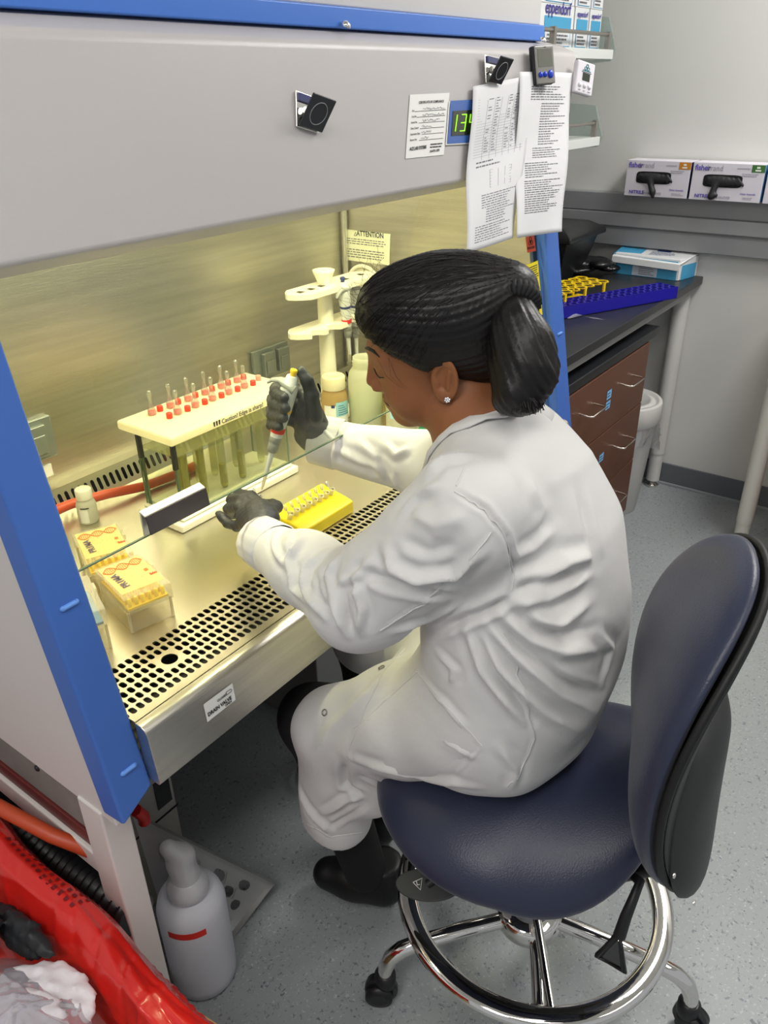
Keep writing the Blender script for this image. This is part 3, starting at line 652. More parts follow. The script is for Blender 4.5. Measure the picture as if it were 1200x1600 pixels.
# glove boxes on the raceway
def glovebox(y0, y1, label, chip, cuff, sidecol, full=True):
    z0, z1, x0, x1 = 1.2065, 1.333, 3.205, 3.300
    t = thing('glove_box', (3.25, (y0+y1)/2, z0), label, 'glove box', 'glove boxes on the raceway')
    MB().box((x0, y1, z0), (x1, y0, z1)).build('carton', mat('glovebox_white', (212, 208, 216), .5), t, .0015)
    MB().box((x0+.002, y1-.0012, z0+.002), (x1-.002, y1-.0002, z1-.002)).build('side_panel', sidecol, t)
    P = Plane2((x0, y0, z1), (x0, y1, z1), (x0, y1, z0), (x0, y0, z0)); xd, yd = P.dirs()
    mb = MB(); P.quad(mb, .82, .02, 1.0, .21, .001); o = mb.build('size_panel', chip, t)
    mb = MB(); P.quad(mb, .885, .06, .93, .11, .0015); P.quad(mb, .87, .14, .945, .18, .0015); mb.build('size_mark', LABEL, o)
    text('lettering', 'fisher', .026, P.p(.03, .20, .001), xd, yd, mat('violet_ink', (98, 84, 176), .6), t, bold=.0006, sx=.95)
    text('lettering', 'brand', .026, P.p(.20, .20, .001), xd, yd, mat('pale_ink', (160, 158, 172), .6), t, sx=.95)
    text('lettering', 'NITRILE', .017, P.p(.08, .93, .001), xd, yd, mat('violet_ink', 0), t, bold=.0005)
    text('lettering', 'EXAM GLOVES', .011, P.p(.30, .93, .001), xd, yd, mat('pale_ink', 0), t, bold=.0003)
    text('lettering', 'Fisher Scientific', .0085, P.p(.72, .80, .001), xd, yd, mat('violet_ink', 0), t, bold=.0001)
    mb = MB(); lines_block(P, mb, .62, .80, .10, .15, 1, .1, .001, .6); lines_block(P, mb, .7, .93, .24, .34, 2, .4, .001, .5); lines_block(P, mb, .76, .96, .86, .94, 2, .4, .001, .5); mb.build('printed_text', mat('pale_ink', 0), t)
    # opening with gloves
    o = []
    for k in range(28):
        q = 2*math.pi*k/28; c_, s_ = math.cos(q), math.sin(q); e = .35
        o.append(P.p(.445+.275*abs(c_)**e*(1 if c_ > 0 else -1), .47+.17*abs(s_)**e*(1 if s_ > 0 else -1), .0012))
    mb = MB(); mb.add(o, [tuple(range(28))]); op = mb.build('opening', BLACKH, t)
    c0 = P.p(.445, .47, 0); 
    def fn(p):
        d = ell(p, tuple(P.p(.40, .47, -.002)), (.014, .055, .017))
        for i in range(7):
            u = .24+i*.07; d = smin(d, rcone(p, tuple(P.p(u, .40, .002)), tuple(P.p(u+.08, .56, .003)), .006, .005), .008)
        for a, b_, r1, r2 in cuff: d = smin(d, rcone(p, tuple(P.p(*a)), tuple(P.p(*b_)), r1, r2), .008)
        return d
    a = Vector(P.p(.1, .2, .05)); b_ = Vector(P.p(.8, 1.1, -.02)); lo = [min(a[i], b_[i])-.005 for i in range(3)]; hi = [max(a[i], b_[i])+.005 for i in range(3)]
    V, F = surfnet(fn, lo, hi, .0035, 2); soft_obj('glove_in_opening', V, F, GLOVEB, t)
GLOVEB = mat('glove_black', (30, 31, 33), .55, bump=.3, bscale=90)
glovebox(1.193, .952, 'white glove box with an orange corner mark and black glove cuff hanging out', mat('chip_orange', (196, 128, 36), .5), [((.40, .55, .004), (.47, .85, .008), .011, .011), ((.47, .85, .008), (.49, 1.0, .010), .010, .006)], mat('navy_side', (22, 24, 70), .5))
glovebox(.944, .695, 'white glove box with a green corner mark and crumpled black glove in its opening', mat('chip_green', (58, 110, 50), .5), [((.36, .6, .004), (.33, .88, .009), .011, .012), ((.33, .88, .009), (.40, .84, .012), .010, .007)], mat('chip_blue', (60, 120, 175), .5))
glovebox(.685, .44, 'white and blue glove box cut off by the right edge of the photo', mat('chip_blue', 0), [((.36, .6, .004), (.33, .88, .009), .011, .009)], mat('chip_blue', 0))

# things on the bench
t = thing('tip_carton', (3.23, 1.08, .915), 'blue and white open-flap carton with a printed lid on the bench end', 'box')
A = [Vector(p) for p in ((3.0973, 1.1903, 0.9160), (3.1471, 0.9154, 0.9160), (3.300, .905, .916), (3.300, 1.245, .916))]
A[0].x = max(A[0].x, 3.17); H = .078
Am = [Vector((3.180, 1.190, .916)), Vector((3.168, .925, .916)), Vector((3.296, .895, .916)), Vector((3.298, 1.20, .916))]
MB().slab(Am, (0, 0, 1), H).build('carton', EW, t, .002)
P = Plane2(Am[0]+Vector((0, 0, H)), Am[1]+Vector((0, 0, H)), Am[1], Am[0]); mb = MB(); P.quad(mb, .03, .1, .97, 1, .001); mb.build('blue_front', EB, t)
mb = MB(); P.quad(mb, .3, .42, .68, .97, .002); o = mb.build('product_label', mat('grey_label', (190, 200, 212), .5), t); mb = MB(); lines_block(P, mb, .40, .66, .46, .92, 5, .3, .003, .4); mb.build('printed_text', GINK, o)
P = Plane2(Am[1]+Vector((0, 0, H)), Am[2]+Vector((0, 0, H)), Am[2], Am[1]); mb = MB(); P.quad(mb, .12, .3, .9, 1, .001); mb.build('blue_side', EB, t)
T = [p+Vector((0, 0, H+.001)) for p in Am]
mb = MB(); mb.slab([T[0]+Vector((-.012, .006, -.012)), T[1]+Vector((-.012, -.004, -.018)), T[2]+Vector((0, 0, .006)), T[3]+Vector((0, 0, .010))], (0, 0, 1), .003); mb.slab([T[0]+Vector((-.012, .006, -.010)), T[1]+Vector((-.012, -.004, -.016)), T[1]+Vector((-.014, -.004, -.040)), T[0]+Vector((-.014, .006, -.034))], (-1, 0, 0), .002)
lid = mb.build('lid_flap', mat('box_white', 0), t, .002)
P = Plane2(T[3]+Vector((0, 0, .0105)), T[2]+Vector((0, 0, .0065)), T[1]+Vector((-.012, -.004, -.0145)), T[0]+Vector((-.012, .006, -.0085))); P.n = Vector((0, 0, 1))
mb = MB(); P.quad(mb, 0, .08, .35, .9, .002); P.quad(mb, .35, .05, 1, .12, .002); mb.build('blue_top_panel', EB, lid)
mb = MB(); lines_block(P, mb, .45, .9, .3, .8, 6, .4, .003, .3); P.quad(mb, .5, .15, .68, .27, .003); mb.build('printed_text', mat('navy_ink', (40, 70, 130), .6), lid)
# long blue tube rack
def rack(name, A, ux, L, W_, z, H_, nx, ny, m, label, legs=False, cat='tube rack', rh=.36):
    ux = Vector(ux).normalized(); uy = Vector((-ux.y, ux.x, 0)); A = Vector(A)
    t = thing(name, A+ux*L/2+uy*W_/2+Vector((0, 0, 0)), label, cat)
    mb = MB(); px = L/nx; py = W_/ny; N = 8; zt = z+H_; th = .003
    W = lambda a, b_, zz: A*1+ux*a+uy*b_+Vector((0, 0, zz-A.z))
    for i in range(nx):
        for j in range(ny):
            cx, cy = (i+.5)*px, (j+.5)*py; r = min(px, py)*rh; o = []; q = []
            for k in range(N):
                an = 2*math.pi*(k+.5)/N; c_, s_ = math.cos(an), math.sin(an); mm = max(abs(c_), abs(s_)); o.append((cx+c_/mm*px/2, cy+s_/mm*py/2)); q.append((cx+r*c_, cy+r*s_))
            for zz in ((zt, 1),):
                vs = [W(a, b_, zz[0]) for a, b_ in o+q]+[W(a, b_, zz[0]-th) for a, b_ in q]+[W(a, b_, zz[0]-th) for a, b_ in o]
                mb.add(vs, [(k, (k+1) % N, (k+1) % N+N, k+N) for k in range(N)]+[(k+N, (k+1) % N+N, (k+1) % N+2*N, k+2*N) for k in range(N)]+[(k+3*N, k+2*N, (k+1) % N+2*N, (k+1) % N+3*N) for k in range(N)])
    mb.build('perforated_top', m, t)
    if not legs:
        mb = MB()
        for a, b_ in ((0, 0), (L, 0), (L, W_), (0, W_)): pass
        def wall(a0, b0, a1, b1):
            d = (W(a1, b1, z)-W(a0, b0, z)); n = Vector((-d.y, d.x, 0)).normalized()
            mb.slab([W(a0, b0, z), W(a1, b1, z), W(a1, b1, zt), W(a0, b0, zt)], n, .002)
        wall(0, 0, L, 0); wall(L, 0, L, W_); wall(L, W_, 0, W_); wall(0, W_, 0, 0)
        mb.slab([W(0, 0, z), W(L, 0, z), W(L, W_, z), W(0, W_, z)], (0, 0, 1), .002)
        mb.build('side_walls', m, t)
    else:
        mb = MB()
        for a in (.12, .5, .88):
            for b_ in (.0, W_-.006): mb.slab([W(L*a-.005, b_, z), W(L*a+.005, b_, z), W(L*a+.005, b_, zt-.001), W(L*a-.005, b_, zt-.001)], uy, .006)
        mb.build('rack_legs', m, t)
        mb = MB(); mb.slab([W(0, 0, z), W(L, 0, z), W(L, W_, z), W(0, W_, z)], (0, 0, 1), .002); mb.build('bottom_plate', m, t)
    return t
RB = mat('royal_blue_plastic', (26, 20, 150), .4); RY = mat('yellow_plastic', (240, 205, 20), .4)
P0 = Vector((2.8872, 0.8376, 0.9170)); P1 = Vector((2.4202, 1.0500, 0.9170)); d = (P1-P0).normalized()
rack('blue_tube_rack', P0+Vector((-d.y, d.x, 0))*-.085*1, d, .72, .085, .917, .040, 24, 3, RB, 'long royal-blue perforated tube rack lying along the bench edge')
Q0 = Vector((2.7377, 1.0274, 0.9850)); Q1 = Vector((2.4789, 1.0772, 0.9850)); d = (Q1-Q0).normalized()
Q0.z = .917
rack('yellow_tube_rack', Q0+Vector((-d.y, d.x, 0))*-.13*1, d, .30, .13, .917, .066, 7, 3, RY, 'open yellow tube rack on legs standing behind the long blue rack', legs=True, rh=.40)
# black lidded bin and a crumpled black bag
t = thing('black_bin', (3.02, 1.42, .915), 'black plastic bin with hinged lid at the back of the bench', 'bin')
BP = mat('bin_black', (24, 25, 26), .35)
mb = MB(); zz = (.917, 1.06); bx = (2.84, 3.06); 
mb.add([(2.86, 1.28, .917), (3.06, 1.28, .917), (3.06, 1.56, .917), (2.86, 1.56, .917), (2.82, 1.24, 1.075), (3.11, 1.24, 1.075), (3.11, 1.60, 1.075), (2.82, 1.60, 1.075)], [(0, 3, 2, 1), (4, 5, 6, 7), (0, 1, 5, 4), (1, 2, 6, 5), (2, 3, 7, 6), (3, 0, 4, 7)]); mb.build('bin_body', BP, t, .006)
mb = MB(); mb.add([(2.80, 1.22, 1.076), (3.135, 1.22, 1.076), (3.135, 1.61, 1.076), (2.80, 1.61, 1.076), (2.80, 1.22, 1.095), (3.135, 1.22, 1.095), (3.135, 1.61, 1.095), (2.80, 1.61, 1.095), (2.84, 1.27, 1.125), (3.08, 1.27, 1.125), (3.08, 1.58, 1.125), (2.84, 1.58, 1.125)], [(0, 3, 2, 1), (0, 1, 5, 4), (1, 2, 6, 5), (2, 3, 7, 6), (3, 0, 4, 7), (4, 5, 9, 8), (5, 6, 10, 9), (6, 7, 11, 10), (7, 4, 8, 11), (8, 9, 10, 11)]); mb.build('lid', BP, t, .004)
def crumple(name, c, r, m, seed, h=.006, n=9, amp=.5, parent=None):
    rd = random.Random(seed); bl = [(tuple(c[i]+rd.uniform(-.6, .6)*r[i] for i in range(3)), tuple(r[i]*rd.uniform(.35, .6) for i in range(3))) for _ in range(n)]
    def fn(p):
        d = None
        for cc, rr in bl:
            e = ell(p, cc, rr); d = e if d is None else smin(d, e, .01)
        q = p/ (min(r)*.55); d = d+min(r)*.10*amp*(np.abs(np.sin(q[..., 0]*3+q[..., 1]*2))+np.abs(np.sin(q[..., 1]*4-q[..., 2]*3+1))+np.abs(np.sin(q[..., 2]*4+q[..., 0]*5)))
        return np.maximum(d, (c[2]-r[2])-p[..., 2])
    V, F = surfnet(fn, [c[i]-r[i]*1.35 for i in range(3)], [c[i]+r[i]*1.35 for i in range(3)], h, 1)
    return soft_obj(name, V, F, m, parent)
tag(crumple('black_plastic_bag', (3.10, 1.25, .955), (.13, .09, .037), mat('bag_black', (18, 18, 19), .3, bump=.4, bscale=60), 3), 'crumpled black plastic bag lying beside the black bin on the bench', 'bag')
mb = MB(); pts = [Vector((2.4309, 1.0482, 0.9170)), Vector((2.4618, 1.0180, 0.9250)), Vector((2.4687, 0.9823, 0.9180)), Vector((2.4763, 0.9480, 0.9170))]
V = []
for i, p in enumerate(pts): wv = (.010, .010, .008, .014)[i]; V += [p+Vector((0, -wv, 0)), p+Vector((0, wv, .003))]
mb.add(V, [(i*2, i*2+2, i*2+3, i*2+1) for i in range(3)], True); tag(mb.build('clear_plastic_wrapper', glassy('wrap_film', (225, 228, 235), .3, .15, .25), None), 'small strip of clear plastic wrapper on the bench edge near the blue rack', 'wrapper')

# ------------------------------------------------------------------ glass tank with cream lid
t = thing('staining_tank', (1.055, 1.235, .80), 'clear glass tank with cream lid printed with an edge warning and white foot base', 'tank')
CREAM = mat('cream_plastic', (236, 230, 205), .35)
lidm = MB().box((.874, 1.152, .996), (1.238, 1.316, 1.0155)).build('lid', glassy('cream_lid', (255, 250, 235), .05, .35, .97, (250, 245, 222)), t, .005, 3)
text('lettering', 'Caution! Edge is sharp!', .0135, (1.005, 1.1518, 1.0015), (1, 0, 0), (0, 0, 1), INK, lidm, bold=.0002, sx=.95)
mb = MB()
for x in (.985, .992, .999, 1.155, 1.162, 1.169): mb.slab([(x-.0015, 1.1515, 1.002), (x+.0015, 1.1515, 1.002), (x+.0022, 1.1515, 1.012), (x-.0022, 1.1515, 1.012)], (0, -1, 0), .0004)
mb.build('warning_arrows', INK, lidm)
TG = glassy('tank_glass', (244, 247, 236), .09, .02); PE = mat('pane_edge', (104, 126, 104), .2)
gx0, gx1, gy0, gy1 = .897, 1.215, 1.176, 1.292
mb = MB()
for q in ([(gx0, gy0), (gx1, gy0)], [(gx1, gy0), (gx1, gy1)], [(gx1, gy1), (gx0, gy1)], [(gx0, gy1), (gx0, gy0)]):
    (a, b_), (c_, d_) = q; mb.add([(a, b_, .826), (c_, d_, .826), (c_, d_, .996), (a, b_, .996)], [(0, 1, 2, 3)])
tk = mb.build('glass_walls', TG, t)
mb = MB()
for x, y in ((gx0, gy0), (gx1, gy0), (gx1, gy1), (gx0, gy1)): mb.box((x-.0012, y-.0012, .826), (x+.0012, y+.0012, .996))
mb.box((gx0, gy1-.004, .826), (gx0+.003, gy1-.012, .996)); mb.box((gx0, gy0+.004, .826), (gx0+.002, gy0+.008, .996))
mb.build('glass_corner_edges', PE, t)
mb = MB(); mb.box((.877, 1.163, .801), (1.232, 1.302, .818)); mb.box((.890, 1.172, .818), (1.222, 1.297, .8255)); mb.build('foot_base', mat('base_white', (226, 224, 204), .35), t, .004)
MB().box((.902, 1.181, .8256), (1.210, 1.288, .832)).build('tank_floor', mat('foam_white', (222, 220, 196), .7, bump=.5, bscale=120), t)
MB().box((.902, 1.181, .955), (1.210, 1.288, .957)).build('inner_shelf', glassy('shelf_clear', (240, 242, 225), .12, .1, .25, (235, 235, 205)), t)
for (x, y) in ((.881, 1.158), (.881, 1.262), (1.231, 1.158)): MB().box((x-.005, y-.004, .945), (x+.005, y+.004, .996)).build('black_clamp_bar', mat('clamp_black', (34, 36, 34), .4), t, .001)
YL = glassy('yellow_liquid', (236, 228, 150), .05, .1, .85, (240, 232, 118)); TUBG = glassy('tube_glass', (244, 244, 230), .16, .04, .14, (235, 235, 210))
def tubeitem(x, y, full, lab, zt=.954):
    o = MB().lathe([(.001, .832), (.006, .834), (.0085, .842), (.0085, zt), (.0075, zt), (.0075, .845)], (x, y, 0), (0, 0, 1), 16, False).build('test_tube', TUBG, None)
    tag(o, lab, 'test tube', 'tubes inside the tank')
    if full: MB().lathe([(.001, .834), (.007, .838), (.007, full)], (x, y, 0), (0, 0, 1), 14).build('liquid', YL, o)
for i, (x, y, fl, pos) in enumerate(((.945, 1.215, .935, 'yellow-filled glass tube, leftmost of the four front ones in the tank'), (.982, 1.205, .94, 'yellow-filled glass tube, second from the left at the tank front'), (1.035, 1.200, .89, 'part-filled glass tube, third from the left at the tank front'), (1.090, 1.200, .90, 'part-filled glass tube, rightmost of the filled front ones in the tank'), (.965, 1.262, .93, 'yellow-filled glass tube at the back left of the tank'), (1.020, 1.262, .0, 'empty glass tube at the back of the tank behind the third front one'), (1.065, 1.262, .0, 'empty glass tube at the middle back of the tank'), (1.125, 1.255, .0, 'empty glass tube towards the right back of the tank'), (1.175, 1.225, .0, 'empty glass tube at the right end of the tank'))):
    tubeitem(x, y, fl, pos)
FG = glassy('flask_glass', (238, 240, 235), .3, .03, .12, (240, 235, 235)); PINK = mat('pink_liquid', (238, 110, 104), .4); RED = mat('red_rubber', (226, 62, 44), .45)
ordn = ['first', 'second', 'third', 'fourth', 'fifth', 'sixth']
def flask(x, y, lab):
    o = MB().lathe([(.0075, 0), (.0085, .002), (.0085, .011), (.0055, .018), (.0032, .023), (.0028, .036), (.0042, .038), (.0042, .047)], (x, y, 1.016), (0, 0, 1), 16, False).build('mini_flask', FG, None)
    tag(o, lab, 'flask', 'mini flasks on the tank lid')
    MB().lathe([(.0072, .0005), (.0078, .002), (.0078, .009), (.001, .0095)], (x, y, 1.016), (0, 0, 1), 14).build('pink_fill', PINK, o)
    MB().lathe([(.0046, .0465), (.0046, .049), (.0022, .052), (.001, .0525)], (x, y, 1.016), (0, 0, 1), 12).build('rim', FG, o)
def cap(x, y, lab):
    o = MB().lathe([(.0062, 0), (.0064, .001), (.0064, .010), (.0056, .0114), (.001, .0116)], (x, y, 1.016), (0, 0, 1), 18).build('red_stopper', RED, None)
    tag(o, lab, 'stopper', 'red stoppers on the tank lid')
for i in range(6):
    flask(.935+.048*i, 1.278, '%s clear mini flask from the left, back row of the cream lid' % ordn[i])
    cap(.959+.048*i, 1.282, '%s round red stopper from the left in the back row on the cream lid' % ordn[i])
    cap(.943+.0475*i, 1.234, '%s round red stopper from the left in the front row on the cream lid' % ordn[i])
    if i < 5: flask(.967+.0475*i, 1.237, '%s clear mini flask from the left, front row of the cream lid' % ordn[i])
o = MB().lathe([(.0062, 0), (.0064, .001), (.0064, .010), (.0056, .0114), (.001, .0116)], (1.212, 1.248, 1.016), (0, 0, 1), 18).build('pale_stopper', mat('pale_pink_cap', (226, 150, 130), .5), None); tag(o, 'pale pink translucent stopper at the right end of the front row on the lid', 'stopper')

# ------------------------------------------------------------------ pipette stand, round cup, hanging pipettes
PS = mat('stand_cream', (236, 232, 212), .35)
sx, sy = 1.575, 1.35
t = thing('pipette_stand', (sx, sy, .80), 'cream two-tier pipette stand with a central post in the back corner', 'pipette stand')
MB().lathe([(.07, .801), (.072, .806), (.03, .815), (.024, .83), (.021, .98), (.020, 1.10), (.0165, 1.135), (.0165, 1.155), (.027, 1.180), (.029, 1.186), (.026, 1.187), (.012, 1.180), (.001, 1.178)], (sx, sy, 0), (0, 0, 1), 28).build('post', PS, t)
def tier(z, x0, x1, holes, name):
    # an arm running along X, one edge straight, the other scalloped
    N = 60; top = []
    for k in range(N+1):
        u = k/N; x = x0+(x1-x0)*u; w_ = .048*min(1, (u*9)**.6)*min(1, ((1-u)*9)**.6)
        fy_ = w_
        if not holes: 
            for hx in (.17, .36, .62, .80): fy_ -= .022*math.exp(-((u-hx)/.055)**4)
        top.append((x, sy-fy_, z, sy+w_*.75))
    mb = MB(); vs = []
    for x, ya, zz, yb in top: vs += [(x, ya, zz), (x, yb, zz), (x, yb, zz-.013), (x, ya, zz-.013)]
    fs = []
    for k in range(N):
        for j in range(4): fs.append((k*4+j, k*4+(j+1) % 4, (k+1)*4+(j+1) % 4, (k+1)*4+j))
    fs += [(0, 1, 2, 3), (N*4+3, N*4+2, N*4+1, N*4)]
    mb.add(vs, fs); o = mb.build(name, PS, t)
    if holes:
        for hx in (.12, .24, .36, .66, .86):
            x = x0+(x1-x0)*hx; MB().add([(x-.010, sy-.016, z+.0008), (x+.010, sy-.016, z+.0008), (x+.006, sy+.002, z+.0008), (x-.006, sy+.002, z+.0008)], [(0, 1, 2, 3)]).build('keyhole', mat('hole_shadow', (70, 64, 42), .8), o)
tier(1.150, 1.435, 1.765, True, 'upper_tier'); tier(1.052, 1.435, 1.765, False, 'lower_tier')
PB = mat('pipette_white', (214, 216, 214), .35); PG = mat('pipette_grey', (150, 152, 148), .4); PYL = mat('pip_yellow', (240, 200, 20), .4); PR = mat('pip_red', (222, 44, 36), .4); PN = mat('pip_navy', (40, 50, 110), .4)
def pipette(name, A, B, side, lab, group=None, topc=PYL, band=PYL, red=True, hook=True):
    """A top of plunger, B tip end; side = direction the hook points"""
    A = Vector(A); B = Vector(B); L = (B-A).length; d = (B-A)/L; s = Vector(side); s = (s-d*s.dot(d)).normalized(); n = d.cross(s)
    t = thing(name, A, lab, 'pipette', group); q = L/.26
    MB().lathe([(.005, 0), (.0066, .001), (.0066, .006), (.005, .008), (.0045, .016)], A, d, 18).build('plunger_button', topc, t)
    MB().lathe([(.0085, .012), (.0105, .014), (.0120, .024), (.0145, .026), (.0158, .034), (.0158, .05), (.0145, .08), (.0125, .12), (.0115, .132)], A, d, 24).build('handle', PB, t)
    MB().slab([A+d*.036+s*.004+n*.0152, A+d*.036-s*.004+n*.0152, A+d*.09-s*.004+n*.0136, A+d*.09+s*.004+n*.0136], n, .0008).build('volume_window', mat('window_grey', (120, 124, 120), .3), t)
    if hook: MB().tube([A+d*.034-s*.012, A+d*.031+s*.004, A+d*.028+s*.020, A+d*.033+s*.034, A+d*.041+s*.041], [.0165, .0165, .009, .006, .0035], 12, True, .62).build('finger_hook', PG, t)
    MB().lathe([(.0152, 0), (.0150, .006)], A+d*.075, d, 20).build('colour_ring', band, t)
    if red: MB().lathe([(.0136, 0), (.0130, .011)], A+d*.112, d, 20).build('red_tape', PR, t)
    MB().lathe([(.0105, .128), (.0115, .130), (.0115, .142), (.0100, .143), (.0108, .146), (.0095, .163), (.006, .165)], A, d, 24).build('ejector_collar', PG, t)
    MB().lathe([(.006, .163), (.0045, .19), (.0038, .215)], A, d, 16).build('shaft', PB, t)
    MB().lathe([(.0040, .208), (.0036, .212), (.0030, .235), (.0012, L)], A, d, 14).build('tip', glassy('tip_plastic', (235, 232, 215), .2, .05, .5, (235, 232, 215)), t)
    return t
# two pipettes hanging on the stand
pipette('hanging_pipette', (1.5955, 1.3050, 1.1693), (1.632, 1.318, .94), (-1, -.2, 0), 'white pipette with a blue top and red tape hanging in the stand', 'pipettes in the stand', PN, PN)
pipette('hanging_pipette', (1.69, 1.345, 1.15), (1.69, 1.34, .92), (-1, -.2, 0), 'white pipette hanging behind the red-taped one, mostly hidden by the head', 'pipettes in the stand', PB, PN, False)
t = thing('wall_cup_holder', (1.84, 1.44, 1.10), 'round cream vacuum cup fixed to the right inner wall under the attention label', 'cup')
c0 = Vector((1.85, 1.425, 1.085)); MB().ring(c0-Vector((.012, 0, 0)), .058, .006, (1, 0, 0), 48, 10).build('rim', PS, t); MB().lathe([(.055, 0), (.056, .012), (.001, .014)], c0, (-1, 0, 0), 40).build('dish', mat('dish_cream', (214, 208, 180), .4), t)
def bottle(name, x, y, prof, m, lab, capprof=None, capm=None, label=None, liquid=None, z0=.801, group=None):
    o = MB().lathe(prof, (x, y, z0), (0, 0, 1), 40, False).build(name, m, None); tag(o, lab, 'bottle', group)
    if capprof: MB().lathe(capprof, (x, y, z0), (0, 0, 1), 36).build('cap', capm, o)
    if liquid: MB().lathe(liquid[0], (x, y, z0), (0, 0, 1), 36).build('liquid', liquid[1], o)
    return o
HD = glassy('hdpe_milky', (235, 235, 215), .1, .3, .82, (232, 232, 212))
def band(x, y, r, z0, z1, a0, a1, m, parent, name='label', n=16):
    vs = []; 
    for k in range(n+1):
        a = math.radians(a0+(a1-a0)*k/n); vs += [(x+r*math.cos(a), y+r*math.sin(a), z0), (x+r*math.cos(a), y+r*math.sin(a), z1)]
    return MB().add(vs, [(2*k, 2*k+2, 2*k+3, 2*k+1) for k in range(n)], True).build(name, m, parent)
LBLU = mat('label_aqua', (150, 205, 215), .6)
# amber bottle
ax, ay = 1.490, 1.262
o = bottle('amber_bottle', ax, ay, [(.001, 0), (.030, 0), (.0345, .004), (.0345, .092), (.030, .104), (.027, .110), (.027, .118)], glassy('amber_pet', (225, 195, 130), .2, .1, .7, (226, 200, 140)), 'amber-tinted bottle with ribbed cap and pale blue label left of the open jar', [(.030, .112), (.0305, .113), (.0305, .142), (.028, .146), (.019, .147), (.018, .145), (.001, .145)], mat('cap_natural', (226, 216, 180), .45))
band(ax, ay, .0348, .805, .875, 170, 300, LABEL, o); l = band(ax, ay, .0352, .846, .884, 225, 300, LBLU, o, 'blue_label'); band(ax, ay, .0353, .870, .878, 205, 220, PN, o, 'blue_mark')
for i in range(5): band(ax, ay, .0356, .850+i*.006, .8515+i*.006, 235, 290-i*7, PN, l, 'handwriting')
# tall open jar
bx_, by_ = 1.548, 1.205
o = bottle('open_jar', bx_, by_, [(.001, 0), (.036, 0), (.043, .006), (.0435, .135), (.040, .150), (.033, .160), (.030, .166), (.032, .170), (.030, .174), (.032, .178), (.030, .182), (.030, .190), (.028, .190), (.028, .165)], HD, 'large open milky plastic jar without cap beside the stand')
MB().lathe([(.001, .004), (.040, .006), (.0405, .10), (.001, .101)], (bx_, by_, .801), (0, 0, 1), 30).build('powder', mat('pale_green_fill', (200, 212, 178), .8), o)
# squat bottle behind the face, with pale label
cx_, cy_ = (1.5782, 1.1118, 0.8000)[:2]
o = bottle('milky_bottle', cx_, cy_, [(.001, 0), (.034, 0), (.040, .006), (.040, .10), (.036, .115), (.025, .125), (.022, .135)], HD, 'milky plastic bottle with an aqua label just behind the chin', [(.025, .125), (.025, .15), (.001, .151)], WPLA)
band(cx_, cy_, .0403, .845, .900, 170, 250, LBLU, o)
mb = MB(); mb.tube([(1.5507, 1.0232, 0.8300), (1.6091, 1.0617, 0.8010)], .014, 16); tag(mb.build('green_tub', mat('green_plastic', (10, 120, 70), .4), None), 'dark green plastic tub on the work surface right of the chin', 'tub')
# back bottle with yellow label, mostly hidden
o = bottle('hidden_bottle', 1.66, 1.20, [(.001, 0), (.030, 0), (.032, .004), (.032, .11), (.02, .125)], glassy('pale_pet', (225, 215, 170), .2, .1, .5, (215, 205, 150)), 'pale yellow-labelled bottle between the open jar and the milky one', [(.02, .12), (.02, .14), (.001, .141)], WPLA)
band(1.66, 1.20, .0324, .83, .89, 180, 300, mat('label_yellow', (214, 196, 96), .6), o)
# small white bottle at left
qx, qy = (0.8031, 1.3708, 0.8000)[:2]
o = bottle('small_white_bottle', qx, qy, [(.001, 0), (.0185, 0), (.0205, .003), (.0205, .040), (.018, .048), (.0150, .052), (.0150, .058)], glassy('hdpe_white', (235, 235, 225), .1, .3, .88, (234, 234, 222)), 'small white plastic bottle with a ribbed cap at the back left by the hose', [(.0165, .054), (.0168, .055), (.0168, .074), (.015, .076), (.001, .077)], WPLA)
l = band(qx, qy, .0208, .806, .836, 190, 240, LABEL, o); band(qx, qy, .0210, .838, .8405, 200, 250, INK, l, 'black_line')
# orange hose along the back
HS = mat('orange_rubber', (190, 74, 40), .45, bump=.2, bscale=60)
tag(MB().tube([(.60, 1.42, .815), (.72, 1.438, .822), (.80, 1.425, .825), (.88, 1.405, .822), (.96, 1.385, .8125), (1.04, 1.375, .812), (1.10, 1.375, .812)], .0105, 16).build('rubber_hose', HS, None), 'orange rubber hose running along the rear slots behind the small white bottle', 'hose')
